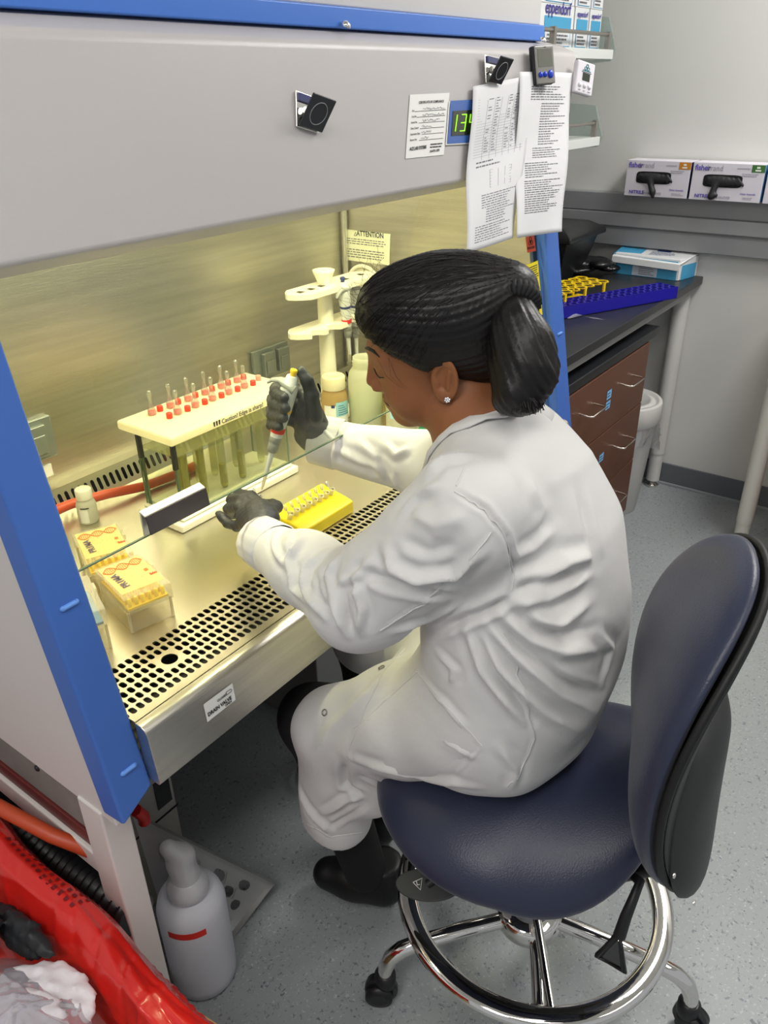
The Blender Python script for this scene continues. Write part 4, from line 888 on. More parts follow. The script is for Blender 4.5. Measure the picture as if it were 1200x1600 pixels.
# ------------------------------------------------------------------ tip boxes
BOXP = glassy('tipbox_clear', (248, 246, 236), .16, .15, .26, (240, 236, 215)); YI = mat('tip_yellow', (248, 218, 30), .5)
YC = glassy('lid_print', (252, 242, 205), .15, .3, .86, (250, 240, 178))
def tipbox(name, FL, ang, lab, group=None, W_=.083, D_=.125, H_=.068, printed=True, blue=False):
    """FL: front-left foot corner; ang: rotation of the short side from +X"""
    a = math.radians(ang); ux = Vector((math.cos(a), math.sin(a), 0)); uy = Vector((-ux.y, ux.x, 0)); O = Vector(FL)
    P3 = lambda x, y, z: O+ux*x+uy*y+Vector((0, 0, z))
    t = thing(name, P3(W_/2, D_/2, 0), lab, 'tip box', group)
    def shell(x0, x1, y0, y1, z0, z1, nm, m, top=True, bottom=False):
        mb = MB(); v = [P3(x, y, z) for z in (z0, z1) for x, y in ((x0, y0), (x1, y0), (x1, y1), (x0, y1))]
        f = [(0, 1, 5, 4), (1, 2, 6, 5), (2, 3, 7, 6), (3, 0, 4, 7)]+([(4, 5, 6, 7)] if top else [])+([(3, 2, 1, 0)] if bottom else [])
        return mb.add(v, f).build(nm, m, t, 0)
    shell(.003, W_-.003, .003, D_-.003, 0, H_*.62, 'base_shell', BOXP, False, True)
    mb = MB()
    for x in (.002, W_-.006):
        for y in (.002, D_-.006): mb.slab([P3(x, y, 0), P3(x+.004, y, 0), P3(x+.004, y+.004, 0), P3(x, y+.004, 0)], (0, 0, 1), H_*.6)
    mb.build('corner_ribs', glassy('rib_clear', (240, 236, 215), .3, .1, .5, (238, 230, 200)), t)
    shell(.006, W_-.006, .006, D_-.006, H_*.60, H_*.66, 'tip_tray', mat('tray_blue', (110, 150, 190), .5) if blue else YI)
    mb = MB()
    for i in range(6):
        for j in range(10):
            p = P3(.012+i*(W_-.024)/5, .012+j*(D_-.024)/9, H_*.66); mb.lathe([(.0033, 0), (.0030, H_*.22), (.001, H_*.22)], p, (0, 0, 1), 6)
    if not blue: o = mb.build('yellow_tips', YI, t); o['kind'] = 'stuff'
    l = shell(0, W_, 0, D_, H_*.56, H_, 'lid', BOXP, True)
    P = Plane2(P3(.004, D_-.006, H_), P3(W_-.004, D_-.006, H_), P3(W_-.004, .010, H_), P3(.004, .010, H_)); P.n = Vector((0, 0, 1)); xd, yd = P.dirs()
    MB().slab([P3(W_, D_*.62, H_*.72), P3(W_, D_*.80, H_*.72), P3(W_, D_*.80, H_*.95), P3(W_, D_*.62, H_*.95)], ux, .004).build('latch', glassy('rib_clear', 0), t)
    if printed:
        mb = MB(); P.quad(mb, 0, 0, 1, .93, .0006); pl = mb.build('printed_sheet', YC, l)
        OR = mat('orange_print', (226, 110, 50), .6); mb = MB()
        for s in (0, 1):
            mb.tube([P.p(.03+.94*k/40, .18+.10*math.sin(k/40*math.pi*3+s*math.pi)-.02*k/40, .0016) for k in range(41)], .0006, 5)
        for k in range(2, 39, 2):
            v = .10*math.sin(k/40*math.pi*3)
            if abs(v) > .02: mb.tube([P.p(.03+.94*k/40, .18+v-.02*k/40, .0014), P.p(.03+.94*k/40, .18-v-.02*k/40, .0014)], .0004, 4)
        mb.build('helix_print', OR, pl)
        mb = MB(); r = random.Random(int(ang*7+5))
        for _ in range(90):
            u, v = r.uniform(.05, .97), r.gauss(.33, .2)
            if 0 < v < .9: P.quad(mb, u, v, u+.012, v+.007, .0016)
        mb.build('dot_print', mat('dot_red', (200, 110, 80), .6), pl)
        xx, yy = yd*-1, xd
        text('lettering', 'PR1MA', .0165, P.p(.30, .78, .0012), yd+xd*-.08, xd*-1+yd*-.08, mat('brand_grey', (96, 86, 104), .6), pl, bold=.0004, sx=1.0)
        mb = MB(); P.quad(mb, .82, .46, .90, .54, .0016); mb.build('orange_mark', OR, pl)
        text('lettering', 'bio', .010, P.p(.84, .70, .0012), xd, yd, mat('brand_red', (200, 60, 40), .6), pl, bold=.0004)
    return t
tipbox('tip_box', (.600, .975, .801), -14, 'nearer clear tip box with yellow tips and orange helix print beside the grille', 'printed tip boxes')
tipbox('tip_box', (.632, 1.122, .801), -24, 'farther tip box with an orange helix print, cut off by the blue post', 'printed tip boxes')
tipbox('blue_tip_box', (.488, 1.000, .801), -22, 'clear tip box with a blue tray behind the left blue post', None, .080, .115, .078, False, True)
# ------------------------------------------------------------------ yellow rack with micro tubes
YR = mat('rack_yellow', (238, 214, 16), .35)
t = thing('micro_tube_rack', (1.075, .985, .80), 'bright yellow wedge rack holding open clear micro tubes beside the grille', 'tube rack')
x0, x1, ya, yb = .990, 1.150, .934, 1.022
MB().add([(x0, ya, .801), (x1, ya, .801), (x1, yb, .801), (x0, yb, .801), (x0, ya, .828), (x1, ya, .828), (x1, yb, .846), (x0, yb, .846), (x0, ya+.018, .833), (x1, ya+.018, .833)], [(0, 3, 2, 1), (0, 1, 5, 4), (1, 2, 6, 9, 5), (2, 3, 7, 6), (3, 0, 4, 8, 7), (4, 5, 9, 8), (8, 9, 6, 7)]).build('rack_body', YR, t, .004, 3)
CT = glassy('tube_clear', (240, 240, 236), .35, .05, .22, (240, 240, 236))
def microtube(c, d, lab=None, open_=True, group='micro tubes in the yellow rack', name='micro_tube'):
    d = Vector(d).normalized(); c = Vector(c)
    o = MB().lathe([(.001, -.030), (.0025, -.029), (.0052, -.013), (.0054, 0), (.0068, 0), (.0068, .002), (.0046, .002), (.0044, -.012)], c, d, 14, False).build(name, CT, None)
    tag(o, lab, 'micro tube', group)
    side = Vector((-.35, .9, .1)); side = (side-d*side.dot(d)).normalized()
    cc = c+side*.014+d*.008
    MB().lathe([(.0062, 0), (.0066, .001), (.0066, .0025), (.001, .003)], cc, (side*-.75+d*.6), 14).tube([c+side*.006, c+side*.010+d*.006], .0012, 5).build('hinged_lid', CT, o)
    mb = MB().lathe([(.0018, -.0005), (.0018, .0004)], c+d*.0028-side*.002, d, 8); mb.build('marker_dot', INK, o)
for i in range(8):
    x = 1.000+i*.0185; lab = '%s open clear micro tube from the left in the yellow rack' % (ordn+['seventh', 'eighth'])[i]
    microtube((x, .975, .851), (0, -.35, 1), lab)

# ------------------------------------------------------------------ lab stool
CX, CY = .950, .370
ch = thing('lab_stool', (CX, CY, 0), 'navy upholstered lab stool with chrome foot ring and black-shelled backrest', 'stool')
NAVY = mat('navy_leather', (38, 44, 66), .36, spec=.45, bump=.22, bscale=420, sheen=.1)
SHELL = mat('shell_black', (40, 42, 42), .48, bump=.1, bscale=300)
PIPE = mat('piping_black', (10, 10, 11), .55)
def seat_out(t):
    c, s = math.cos(t), math.sin(t)
    a = .245*(abs(c)**.82)*(1 if c > 0 else -1); b = .245*(abs(s)**.85)*(1 if s > 0 else -1)
    if b > 0: a *= 1-.16*(b/.245)**2
    return a, b
PSI = .347; SW = Vector((math.cos(PSI), math.sin(PSI), 0)); SN = Vector((-math.sin(PSI), math.cos(PSI), 0))
def seat_surf(a, b):
    z = .552+.085*max(0, -b/.245)**2.2-.04*max(0, b/.245)**2-.048*(abs(a)/.245)**2.4-.045*max(0, -b/.245)*(abs(a)/.245)**2
    return Vector((CX, CY, z))+SW*a+SN*(b+.045), (SW*a*.9+SN*b*.35+Vector((0, 0, 1))).normalized()
pillow('seat', seat_out, seat_surf, .060, .042, NAVY, ch, 16, 80, 3.2)
# backrest
BC = Vector((.899, .180, .838))
def back_out(t):
    c, s = math.cos(t), math.sin(t)
    return (abs(c)**.85)*(1 if c > 0 else -1)*.191, (abs(s)**.85)*(1 if s > 0 else -1)
def back_surf(a, b):
    n = (SN-SW*1.4*a+Vector((0, 0, .235*2*b*.5))).normalized()
    return BC+SW*a+SN*(-.003*b-.059*b*b+.70*a*a)+Vector((0, 0, b*.251)), n
bk = pillow('backrest_pad', back_out, back_surf, .048, .012, NAVY, ch, 14, 80, 3)
def back_surf2(a, b):
    p, n = back_surf(a, b); return p-n*.018, n
pillow('backrest_shell', lambda t: tuple(.985*v for v in back_out(t)), back_surf2, .008, .010, SHELL, ch, 12, 80, 3)
def sp_out(t):
    c, s = math.cos(t), math.sin(t); b = (abs(s)**.7)*(1 if s > 0 else -1); b = b*.60-.36
    return (abs(c)**.8)*(1 if c > 0 else -1)*(.160-.035*b-.02*b*b), b
def sp_surf(a, b):
    p, n = back_surf(a, b); return p-n*.020, n
pillow('spine_housing', sp_out, sp_surf, .004, .056, SHELL, ch, 14, 64, 1.8)
mb = MB(); mb.tube([back_surf(*[.995*v for v in back_out(2*math.pi*k/80)])[0]-back_surf(*back_out(2*math.pi*k/80))[1]*.012 for k in range(81)], .0055, 8); mb.build('piping', PIPE, bk)
mb = MB(); mb.tube([BC-SN*.06+Vector((0, 0, -.17)), BC-SN*.055+Vector((0, 0, -.30)), BC+SN*.03+Vector((0, 0, -.36)), (CX, CY, .47)], .016, 12); mb.build('back_support_bar', BLACKP, ch)
for a, b in ((-.178, -.45), (-.130, -.88)):
    p, n = back_surf2(a, b); MB().lathe([(.004, 0), (.004, .002), (.001, .003)], p-n*.009, -n, 10).build('screw', CHROME, ch)
# mechanism, column
MB().lathe([(.10, .455), (.12, .462), (.12, .478), (.10, .485)], (CX, CY, 0), (0, 0, 1), 30).build('mechanism_plate', BLACKP, ch)
col = MB().lathe([(.040, .17), (.040, .21), (.030, .215), (.026, .22), (.026, .40), (.020, .40), (.020, .46)], (CX, CY, 0), (0, 0, 1), 32).build('gas_column', mat('column_grey', (120, 122, 124), .35, .3), ch)
MB().lathe([(.058, .150), (.062, .155), (.062, .185), (.055, .192), (.035, .198)], (CX, CY, 0), (0, 0, 1), 36).build('hub', CHROME, ch)
def paddle(): 
    # oval control flap near the front left of the seat
    mb = MB(); N = 32; cx, cy, cz = .735, .545, .42
    c = Vector((0.7800, 0.4978, 0.3444)); V = []
    n = Vector((-.35, -.1, .9)).normalized(); u = Vector((.45, -.85, .1)); u = (u-n*u.dot(n)).normalized(); v = n.cross(u)
    for sgn in (0, -.006):
        for k in range(N):
            t = 2*math.pi*k/N; V.append(c+u*.058*math.cos(t)+v*.028*math.sin(t)+n*sgn)
    mb.add(V, [tuple(range(N)), tuple(range(2*N-1, N-1, -1))]+[(k, k+N, (k+1) % N+N, (k+1) % N) for k in range(N)], False)
    o = mb.build('control_flap', mat('flap_grey', (48, 50, 50), .5), ch, .002)
    m2 = MB(); q = [c+n*.001+u*-.026+v*.002, c+n*.001+u*-.010+v*.010, c+n*.001+u*-.012+v*-.010]
    m2.tube(q+[q[0]], .0009, 5); m2.tube([c+n*.001-u*.020+v*.004, c+n*.001-u*.018-v*.002, c+n*.001-u*.014-v*.001], .0009, 5); m2.build('warning_mark', LABEL, o)
    MB().tube([c, c.lerp(Vector((CX, CY, .47)), .9)], .008, 8).build('lever_rod', BLACKP, ch)
paddle()
# triangular loop lever on the right
c = [Vector((0.8600, 0.1653, 0.5241)), Vector((0.8300, 0.1691, 0.4735)), Vector((0.8200, 0.1706, 0.4375))]
lv = MB().tube([Vector((.93, .25, .47)), c[0], c[1], c[2]], [.008, .008, .009, .010], 10).build('lever', BLACKP, ch)
tri = [Vector((0.8200, 0.1713, 0.4431)), Vector((0.8000, 0.1921, 0.3917)), Vector((0.8000, 0.1498, 0.3937))]
MB().tube(tri+[tri[0], tri[1]], .0058, 8).build('triangle_paddle', BLACKP, lv)
MB().slab([p.lerp(sum(tri, Vector())/3, .25) for p in tri], (tri[1]-tri[0]).cross(tri[2]-tri[0]), .002).build('triangle_web', mat('web_grey', (62, 64, 64), .5), lv)
# foot ring with spokes
RZ, RR = .245, .238
V = []; F = []; seg = 96
prof = [(-.012, -.006), (-.008, -.010), (.008, -.010), (.013, -.005), (.013, .004), (.008, .009), (-.008, .009), (-.012, .005)]
for i in range(seg):
    a = 2*math.pi*i/seg
    for (r, z) in prof: V.append((CX+(RR+r*1.5)*math.cos(a), CY+(RR+r*1.5)*math.sin(a), RZ+z))
n = len(prof); F = [(i*n+j, ((i+1) % seg)*n+j, ((i+1) % seg)*n+(j+1) % n, i*n+(j+1) % n) for i in range(seg) for j in range(n)]
fr_ = MB().add(V, F, True).build('foot_ring', CHROME, ch)
for a in (60, 180, 300):
    a = math.radians(a+35); MB().tube([(CX+.03*math.cos(a), CY+.03*math.sin(a), RZ), (CX+.236*math.cos(a), CY+.236*math.sin(a), RZ)], .0085, 12).build('spoke', CHROME, fr_)
MB().lathe([(.036, RZ-.03), (.038, RZ-.025), (.038, RZ+.02), (.034, RZ+.025)], (CX, CY, 0), (0, 0, 1), 30).build('ring_clamp', BLACKP, fr_)
# five-star base
th0 = math.atan2(-.5, -.862)
for k in range(5):
    a = th0+k*math.radians(72); d = Vector((math.cos(a), math.sin(a), 0)); C0 = Vector((CX+.010, CY-.008, 0)); p = lambda r, z: C0+d*r+Vector((0, 0, z))
    leg = MB().tube([p(.05, .168), p(.15, .163), p(.235, .152), p(.268, .143), p(.290, .126), p(.300, .10), p(.302, .058)], [.0155, .0155, .0155, .0155, .0155, .0150, .0145], 16).build('base_leg', CHROME, ch)
    q = p(.302, 0); s = Vector((-d.y, d.x, 0))
    cs = MB().lathe([(.020, .048), (.021, .052), (.021, .075), (.016, .080)], q, (0, 0, 1), 20).build('castor_socket', BLACKP, leg)
    MB().lathe([(.016, -.021), (.0265, -.019), (.0275, -.006), (.022, -.003), (.022, .003), (.0275, .006), (.0265, .019), (.016, .021)], q+Vector((0, 0, .0275))+d*.012, s+d*.3, 26).build('castor_wheel', BLACKP, leg)
    MB().lathe([(.031, -.008), (.033, -.006), (.033, .006), (.031, .008)], q+Vector((0, 0, .034))+d*.008, s+d*.3, 20).build('castor_hood', mat('castor_hood', (30, 30, 32), .3), leg)

# ------------------------------------------------------------------ sheets, clips, timers on the hood
def hoodframe(px0, z0): pass
hn = Vector((0, -1, K)).normalized(); hu = Vector((0, K, 1)).normalized(); hx = Vector((1, 0, 0))
def clip(C0, ang, lab, tilt=38):
    """square magnetic clip: chrome plate on the hood, black jaw lever sticking out"""
    C0 = Vector(C0); a = math.radians(ang); u = hx*math.cos(a)+hu*math.sin(a); v = -hx*math.sin(a)+hu*math.cos(a)
    t = thing('magnetic_clip', C0, lab, 'clip', 'magnetic clips on the hood'); s = .026
    MB().slab([C0-u*s-v*s, C0+u*s-v*s, C0+u*s+v*s, C0-u*s+v*s], hn, .003).build('chrome_plate', CHROME, t, .001)
    MB().slab([C0-u*(s-.004)+v*(s-.014)+hn*.003, C0+u*(s-.004)+v*(s-.014)+hn*.003, C0+u*(s-.004)+v*(s-.003)+hn*.003, C0-u*(s-.004)+v*(s-.003)+hn*.003], hn, .004).build('magnet', mat('magnet_blue', (40, 44, 100), .4), t)
    q = math.radians(tilt); w_ = (v*math.cos(q)+hn*math.sin(q)); nn = (hn*math.cos(q)-v*math.sin(q))
    B0 = C0-v*(s-.002)+hn*.006
    jaw = MB().slab([B0-u*s, B0+u*s, B0+u*s+w_*2*s, B0-u*s+w_*2*s], nn, .004).build('jaw_lever', mat('jaw_dark', (42, 44, 48), .22), t, .0015)
    MB().ring(B0+w_*s+nn*.0045, .017, .0006, nn, 36, 5).build('embossed_ring', mat('ring_grey', (150, 150, 152), .3), jaw)
    MB().tube([C0-u*.012+hn*.008, C0+u*.012+hn*.008], .005, 12).tube([C0+hn*.004, B0+w_*s*.9], .002, 6).build('spring', CHROME, t)
clip((1.0516, 0.9195, 1.5628), -14, 'square black and chrome magnetic clip alone on the middle of the hood')
clip((1.6362, 0.9219, 1.6219), -6, 'square black and chrome magnetic clip pinching the left printed sheet')
def sheet(TL, TR, BR, BL, lab, seed, kind):
    P = Plane2(TL, TR, BR, BL); nu, nv = 16, 30; V = []; r = random.Random(seed)
    P.n = Vector((0, -1, K)).normalized()
    W_ = lambda u, v: .004*math.sin(3*u+seed)*v+.010*(v**2)*math.sin(2.2*u+seed*.7)+.003*math.sin(9*v+u*3)+(.012 if kind else .010)*v*v
    for j in range(nv+1):
        for i in range(nu+1): V.append(P.p(i/nu, j/nv, W_(i/nu, j/nv)))
    F = [(j*(nu+1)+i, j*(nu+1)+i+1, (j+1)*(nu+1)+i+1, (j+1)*(nu+1)+i) for j in range(nv) for i in range(nu)]
    o = MB().add(V, F, True).build('printed_sheet', PAPER, None); tag(o, lab, 'paper', 'printed sheets hanging on the hood')
    s = o.modifiers.new('thickness', 'SOLIDIFY'); s.thickness = .0004; s.offset = -1
    class PP:
        n = P.n
        def p(self, u, v, h=0): return P.p(u, v, W_(u, v)+.0006)
        def quad(self, mb, u0, v0, u1, v1, h=0):
            mb.add([self.p(u0, v0), self.p(u1, v0), self.p(u1, v1), self.p(u0, v1)], [(0, 3, 2, 1)])
    Q = PP(); mb = MB()
    if kind == 0:
        for i in range(22): v = .09+i*.0165; Q.quad(mb, .08, v, .92, v+.0012); 
        for u in (.22, .34, .45, .56, .67, .78, .88): 
            for k in range(9): Q.quad(mb, u, .1+k*.04, u+.004, .1+k*.04+.04)
        for i in range(20):
            for u in (.24, .36, .58, .69, .80):
                if r.random() < .8: Q.quad(mb, u, .096+i*.0165, u+r.uniform(.03, .08), .101+i*.0165)
        for i in range(7): Q.quad(mb, .36, .53+i*.018, .74, .5315+i*.018)
        for u in (.36, .5, .62, .74): 
            Q.quad(mb, u, .53, u+.005, .64)
        lines_block(Q, mb, .14, .62, .46, .51, 2, .5); lines_block(Q, mb, .22, .92, .67, .76, 6, .5); lines_block(Q, mb, .30, .9, .76, .85, 6, .4); lines_block(Q, mb, .12, .9, .855, .96, 7, .4)
    else:
        lines_block(Q, mb, .2, .95, .08, .17, 6, .5); lines_block(Q, mb, .42, .95, .18, .44, 17, .7); lines_block(Q, mb, .32, .9, .45, .52, 5, .5)
        lines_block(Q, mb, .18, .8, .54, .64, 7, .5); lines_block(Q, mb, .16, .93, .65, .86, 15, .4)
    mb.build('printed_text', GINK, o)
sheet((1.5592, 0.9180, 1.5936), (1.8432, 0.9217, 1.6147), (1.6543, 0.8650, 1.2933), (1.4305, 0.8651, 1.2938), 'long printed sheet with tables held by the black clip, left of the pair', 1, 0)
sheet((1.7566, 0.9185, 1.6196), (2.0295, 0.9181, 1.6171), (1.9042, 0.8576, 1.2737), (1.6527, 0.8609, 1.2925), 'long printed sheet of list text held by the silver timer, right of the pair', 4, 1)
def timer(C0, w_, h_, ang, label, body, yawd=0, d=.016):
    C0 = Vector(C0); a = math.radians(ang); yw = math.radians(yawd)
    n = (hn*math.cos(yw)+hx*-math.sin(yw)); ux = (hx*math.cos(yw)+hn*math.sin(yw)); u = ux*math.cos(a)+hu*math.sin(a); v = hu*math.cos(a)-ux*math.sin(a)
    t = thing('kitchen_timer', C0, label, 'timer')
    def rr(cx, cy, w2, h2, h0, th, m, nm, par, bev=.003):
        q = [C0+u*(cx+a_*w2)+v*(cy+b_*h2)+n*h0 for a_, b_ in ((-1, -1), (1, -1), (1, 1), (-1, 1))]
        return MB().slab(q, n, th).build(nm, m, par, bev)
    return t, rr, (C0, u, v, n)
t, rr, (C0, u, v, n) = timer((1.8446, 0.9173, 1.6297), .04, .06, 0, 'silver and black digital timer with three blue buttons holding the right sheet', None, 14)
rr(0, 0, .032, .039, 0, .014, BLACKP, 'rear_case', t, .004); rr(0, 0, .031, .038, .014, .005, mat('timer_silver', (150, 148, 144), .3, .7), 'front_bezel', t, .003)
rr(0, .014, .0245, .018, .019, .0006, mat('lcd_grey', (104, 106, 96), .25), 'lcd_screen', t, .0003)
for k, r_ in ((-.019, .0058), (-.004, .0058), (.015, .0085)): MB().lathe([(r_, 0), (r_, .002), (r_*.7, .004), (.001, .0045)], C0+u*k+v*-.019+n*.019, n, 20).build('blue_button', mat('button_blue', (24, 60, 190), .3), t)
text('lettering', 'TIMER', .0035, C0+u*-.004+v*.0335+n*.019, u, v, INK, t)
t, rr, (C0, u, v, n) = timer((2.0563, 0.9087, 1.6033), .04, .06, -16, 'white digital timer with a small dark screen at the hood corner', None, 20)
WT = mat('timer_white', (226, 222, 228), .35)
rr(0, 0, .030, .036, 0, .016, WT, 'case', t, .004); rr(.002, .002, .0125, .0085, .016, .0008, mat('lcd_dark', (62, 66, 58), .25), 'lcd_screen', t, .0003)
TE = mat('teal_print', (20, 120, 130), .5)
for a_, b_ in ((0.002, .0265), (-.0026, .0205), (.0066, .0205)): MB().ring(C0+u*(a_)+v*b_+n*.0165, .0036, .0009, n, 18, 5).build('ring_logo', TE, t)
MB().slab([C0+u*-.012+v*.0145+n*.0162, C0+u*.016+v*.0145+n*.0162, C0+u*.016+v*.0165+n*.0162, C0+u*-.012+v*.0165+n*.0162], n, .0003).build('printed_line', TE, t)
MB().slab([C0+u*-.015+v*.0115+n*.0162, C0+u*.019+v*.0115+n*.0162, C0+u*.019+v*.0128+n*.0162, C0+u*-.015+v*.0128+n*.0162], n, .0003).build('printed_line', INK, t)
for k in (-.016, 0, .016):
    MB().lathe([(.0056, 0), (.0056, .0015), (.001, .003)], C0+u*k+v*-.017+n*.016, n, 18).build('white_button', WT, t)
    text('lettering', 'min' if k < 0 else ('sec' if k < .01 else 'start'), .005, C0+u*(k-.004)+v*-.030+n*.0163, u, v, INK, t)

# ------------------------------------------------------------------ under and beside the cabinet
# perforated steel plate leaning by the front leg
A, B, Cc, D = [Vector(p) for p in ((0.5415, 1.0000, 0.4190), (0.7698, 0.9017, 0.0500), (0.6365, 0.9070, 0.0100), (0.5495, 0.9774, 0.0080))]
N_ = (B-A).cross(D-A).normalized()
if N_.z < 0: N_ = -N_
t = thing('perforated_tray', Cc, 'perforated stainless steel tray leaning on the floor by the cabinet leg', 'tray')
def perf(A, B, Cc, D, nu, nv, m, parent, r=.34, name='perforated_plate'):
    mb = MB(); Q = lambda u, v: (A.lerp(B, u)).lerp(D.lerp(Cc, u), v); N = 12
    for i in range(nu):
        for j in range(nv):
            hole = (i+j) % 2 == 0 and 0 < j < nv-1 and 0 < i < nu-1
            cu, cv = (i+.5)/nu, (j+.5)/nv; o = []; q = []
            for k in range(N):
                a = 2*math.pi*(k+.5)/N; c_, s_ = math.cos(a), math.sin(a); mm = max(abs(c_), abs(s_)); o.append(Q(cu+c_/mm*.5/nu, cv+s_/mm*.5/nv)); q.append(Q(cu+(r if hole else .2)*c_/nu, cv+(r*1.2 if hole else .2)*s_/nv))
            if hole: mb.add(o+q, [(k, (k+1) % N, (k+1) % N+N, k+N) for k in range(N)])
            else: mb.add([Q(cu-.5/nu, cv-.5/nv), Q(cu+.5/nu, cv-.5/nv), Q(cu+.5/nu, cv+.5/nv), Q(cu-.5/nu, cv+.5/nv)], [(0, 1, 2, 3)])
    o = mb.build(name, m, parent); s = o.modifiers.new('t', 'SOLIDIFY'); s.thickness = .002; return o
TM = mat('tray_steel', (168, 168, 166), .4, .45, noise=.1, nscale=10)
perf(A, B, Cc, D, 9, 7, TM, t, .44)
MB().slab([A, B, B+N_*.014, A+N_*.014], (A-D), .002).build('rim_flange', TM, t); MB().slab([B, Cc, Cc+N_*.012, B+N_*.012], (B-A), .002).build('end_flange', TM, t)
# big milky bottle with an angled spout
bx, by = .560, .895
o = MB().lathe([(.001, .002), (.055, .002), (.064, .010), (.0655, .03), (.0655, .225), (.061, .243), (.048, .254), (.030, .260), (.028, .268)], (bx, by, 0), (0, 0, 1), 48, False).build('carboy_bottle', glassy('carboy_hdpe', (238, 238, 240), .12, .25, .97, (240, 242, 248)), None)
tag(o, 'large milky plastic bottle with an angled clear spout and red tape on the floor', 'bottle')
MB().lathe([(.001, .004), (.061, .008), (.063, .03), (.063, .075), (.001, .076)], (bx, by, 0), (0, 0, 1), 40).build('liquid', mat('clear_liquid', (196, 190, 188), .3), o)
band(bx, by, .0662, .205, .222, 188, 252, mat('red_tape', (214, 40, 30), .5), o, 'red_tape')
SP = glassy('spout_clear', (240, 242, 244), .3, .06, .62, (240, 240, 242))
MB().lathe([(.036, .262), (.040, .264), (.038, .285), (.026, .296)], (bx, by, 0), (0, 0, 1), 32).build('collar', SP, o)
def fn(p):
    e1 = (bx+.004, by+.012, .335); e2 = (0.5480, 0.9130, 0.3773)
    d = rcone(p, (bx, by, .275), e1, .029, .026)
    d = smin(d, rcone(p, e1, e2, .025, .016), .012)
    return d
V, F = surfnet(fn, (bx-.10, by-.06, .24), (bx+.06, by+.13, .46), .005, 2)
N0 = vnormals(V, F); V = V+N0*(.0010*np.sin(V[:, 2:3]*120+V[:, 0:1]*60)); soft_obj('angled_spout', V, F, SP, o)
# device box with dark screen and a red tab
t = thing('pump_unit', (.62, 1.22, 0), 'beige floor-standing pump unit with a dark window under the cabinet', 'pump')
MB().box((.50, 1.10, .0), (.703, 1.38, .345)).build('housing', mat('pump_beige', (170, 168, 160), .5), t, .006)
MB().box((.655, 1.097, .250), (.692, 1.101, .325)).build('dark_window', mat('window_black', (12, 14, 20), .2), t)
MB().box((.50, 1.097, .222), (.703, 1.0995, .225)).build('seam', BLACKP, t)
tag(MB().tube([(0.5231, 0.9500, 0.4731), (0.5349, 0.9500, 0.4472), (0.5345, 0.9500, 0.4309)], .011, 10).build('red_tab', mat('red_plastic', (180, 30, 24), .4), None), 'small red plastic tab showing beside the blue post foot', 'tab')
# grey box and cable in the dark under the right half
t = thing('grey_floor_box', (1.55, 1.18, 0), 'grey metal box standing in the dark under the cabinet behind the knees', 'box')
MB().box((1.22, 1.14, .0), (1.60, 1.50, .42)).build('housing', mat('box_grey', (128, 128, 126), .5), t, .004)
MB().box((1.24, 1.1385, .38), (1.58, 1.1405, .40)).build('seam_line', BLACKP, t)
# black sheet added on the wall to deepen the shade under the cabinet
tag(MB().box((.46, 1.60, .0), (1.90, 1.628, .62)).build('shade_backing', BLACKH, None), 'black sheet added on the wall to darken the shade under the cabinet', 'shade backing')
mb = MB(); mb.tube([(1.15+.09*math.cos(a/6)*(1+a*.004), 1.05+.05*math.sin(a/6), .012+a*.0006) for a in range(70)], .004, 6)
tag(mb.build('black_cable', BLACKP, None), 'coiled black cable on the floor under the cabinet', 'cable')

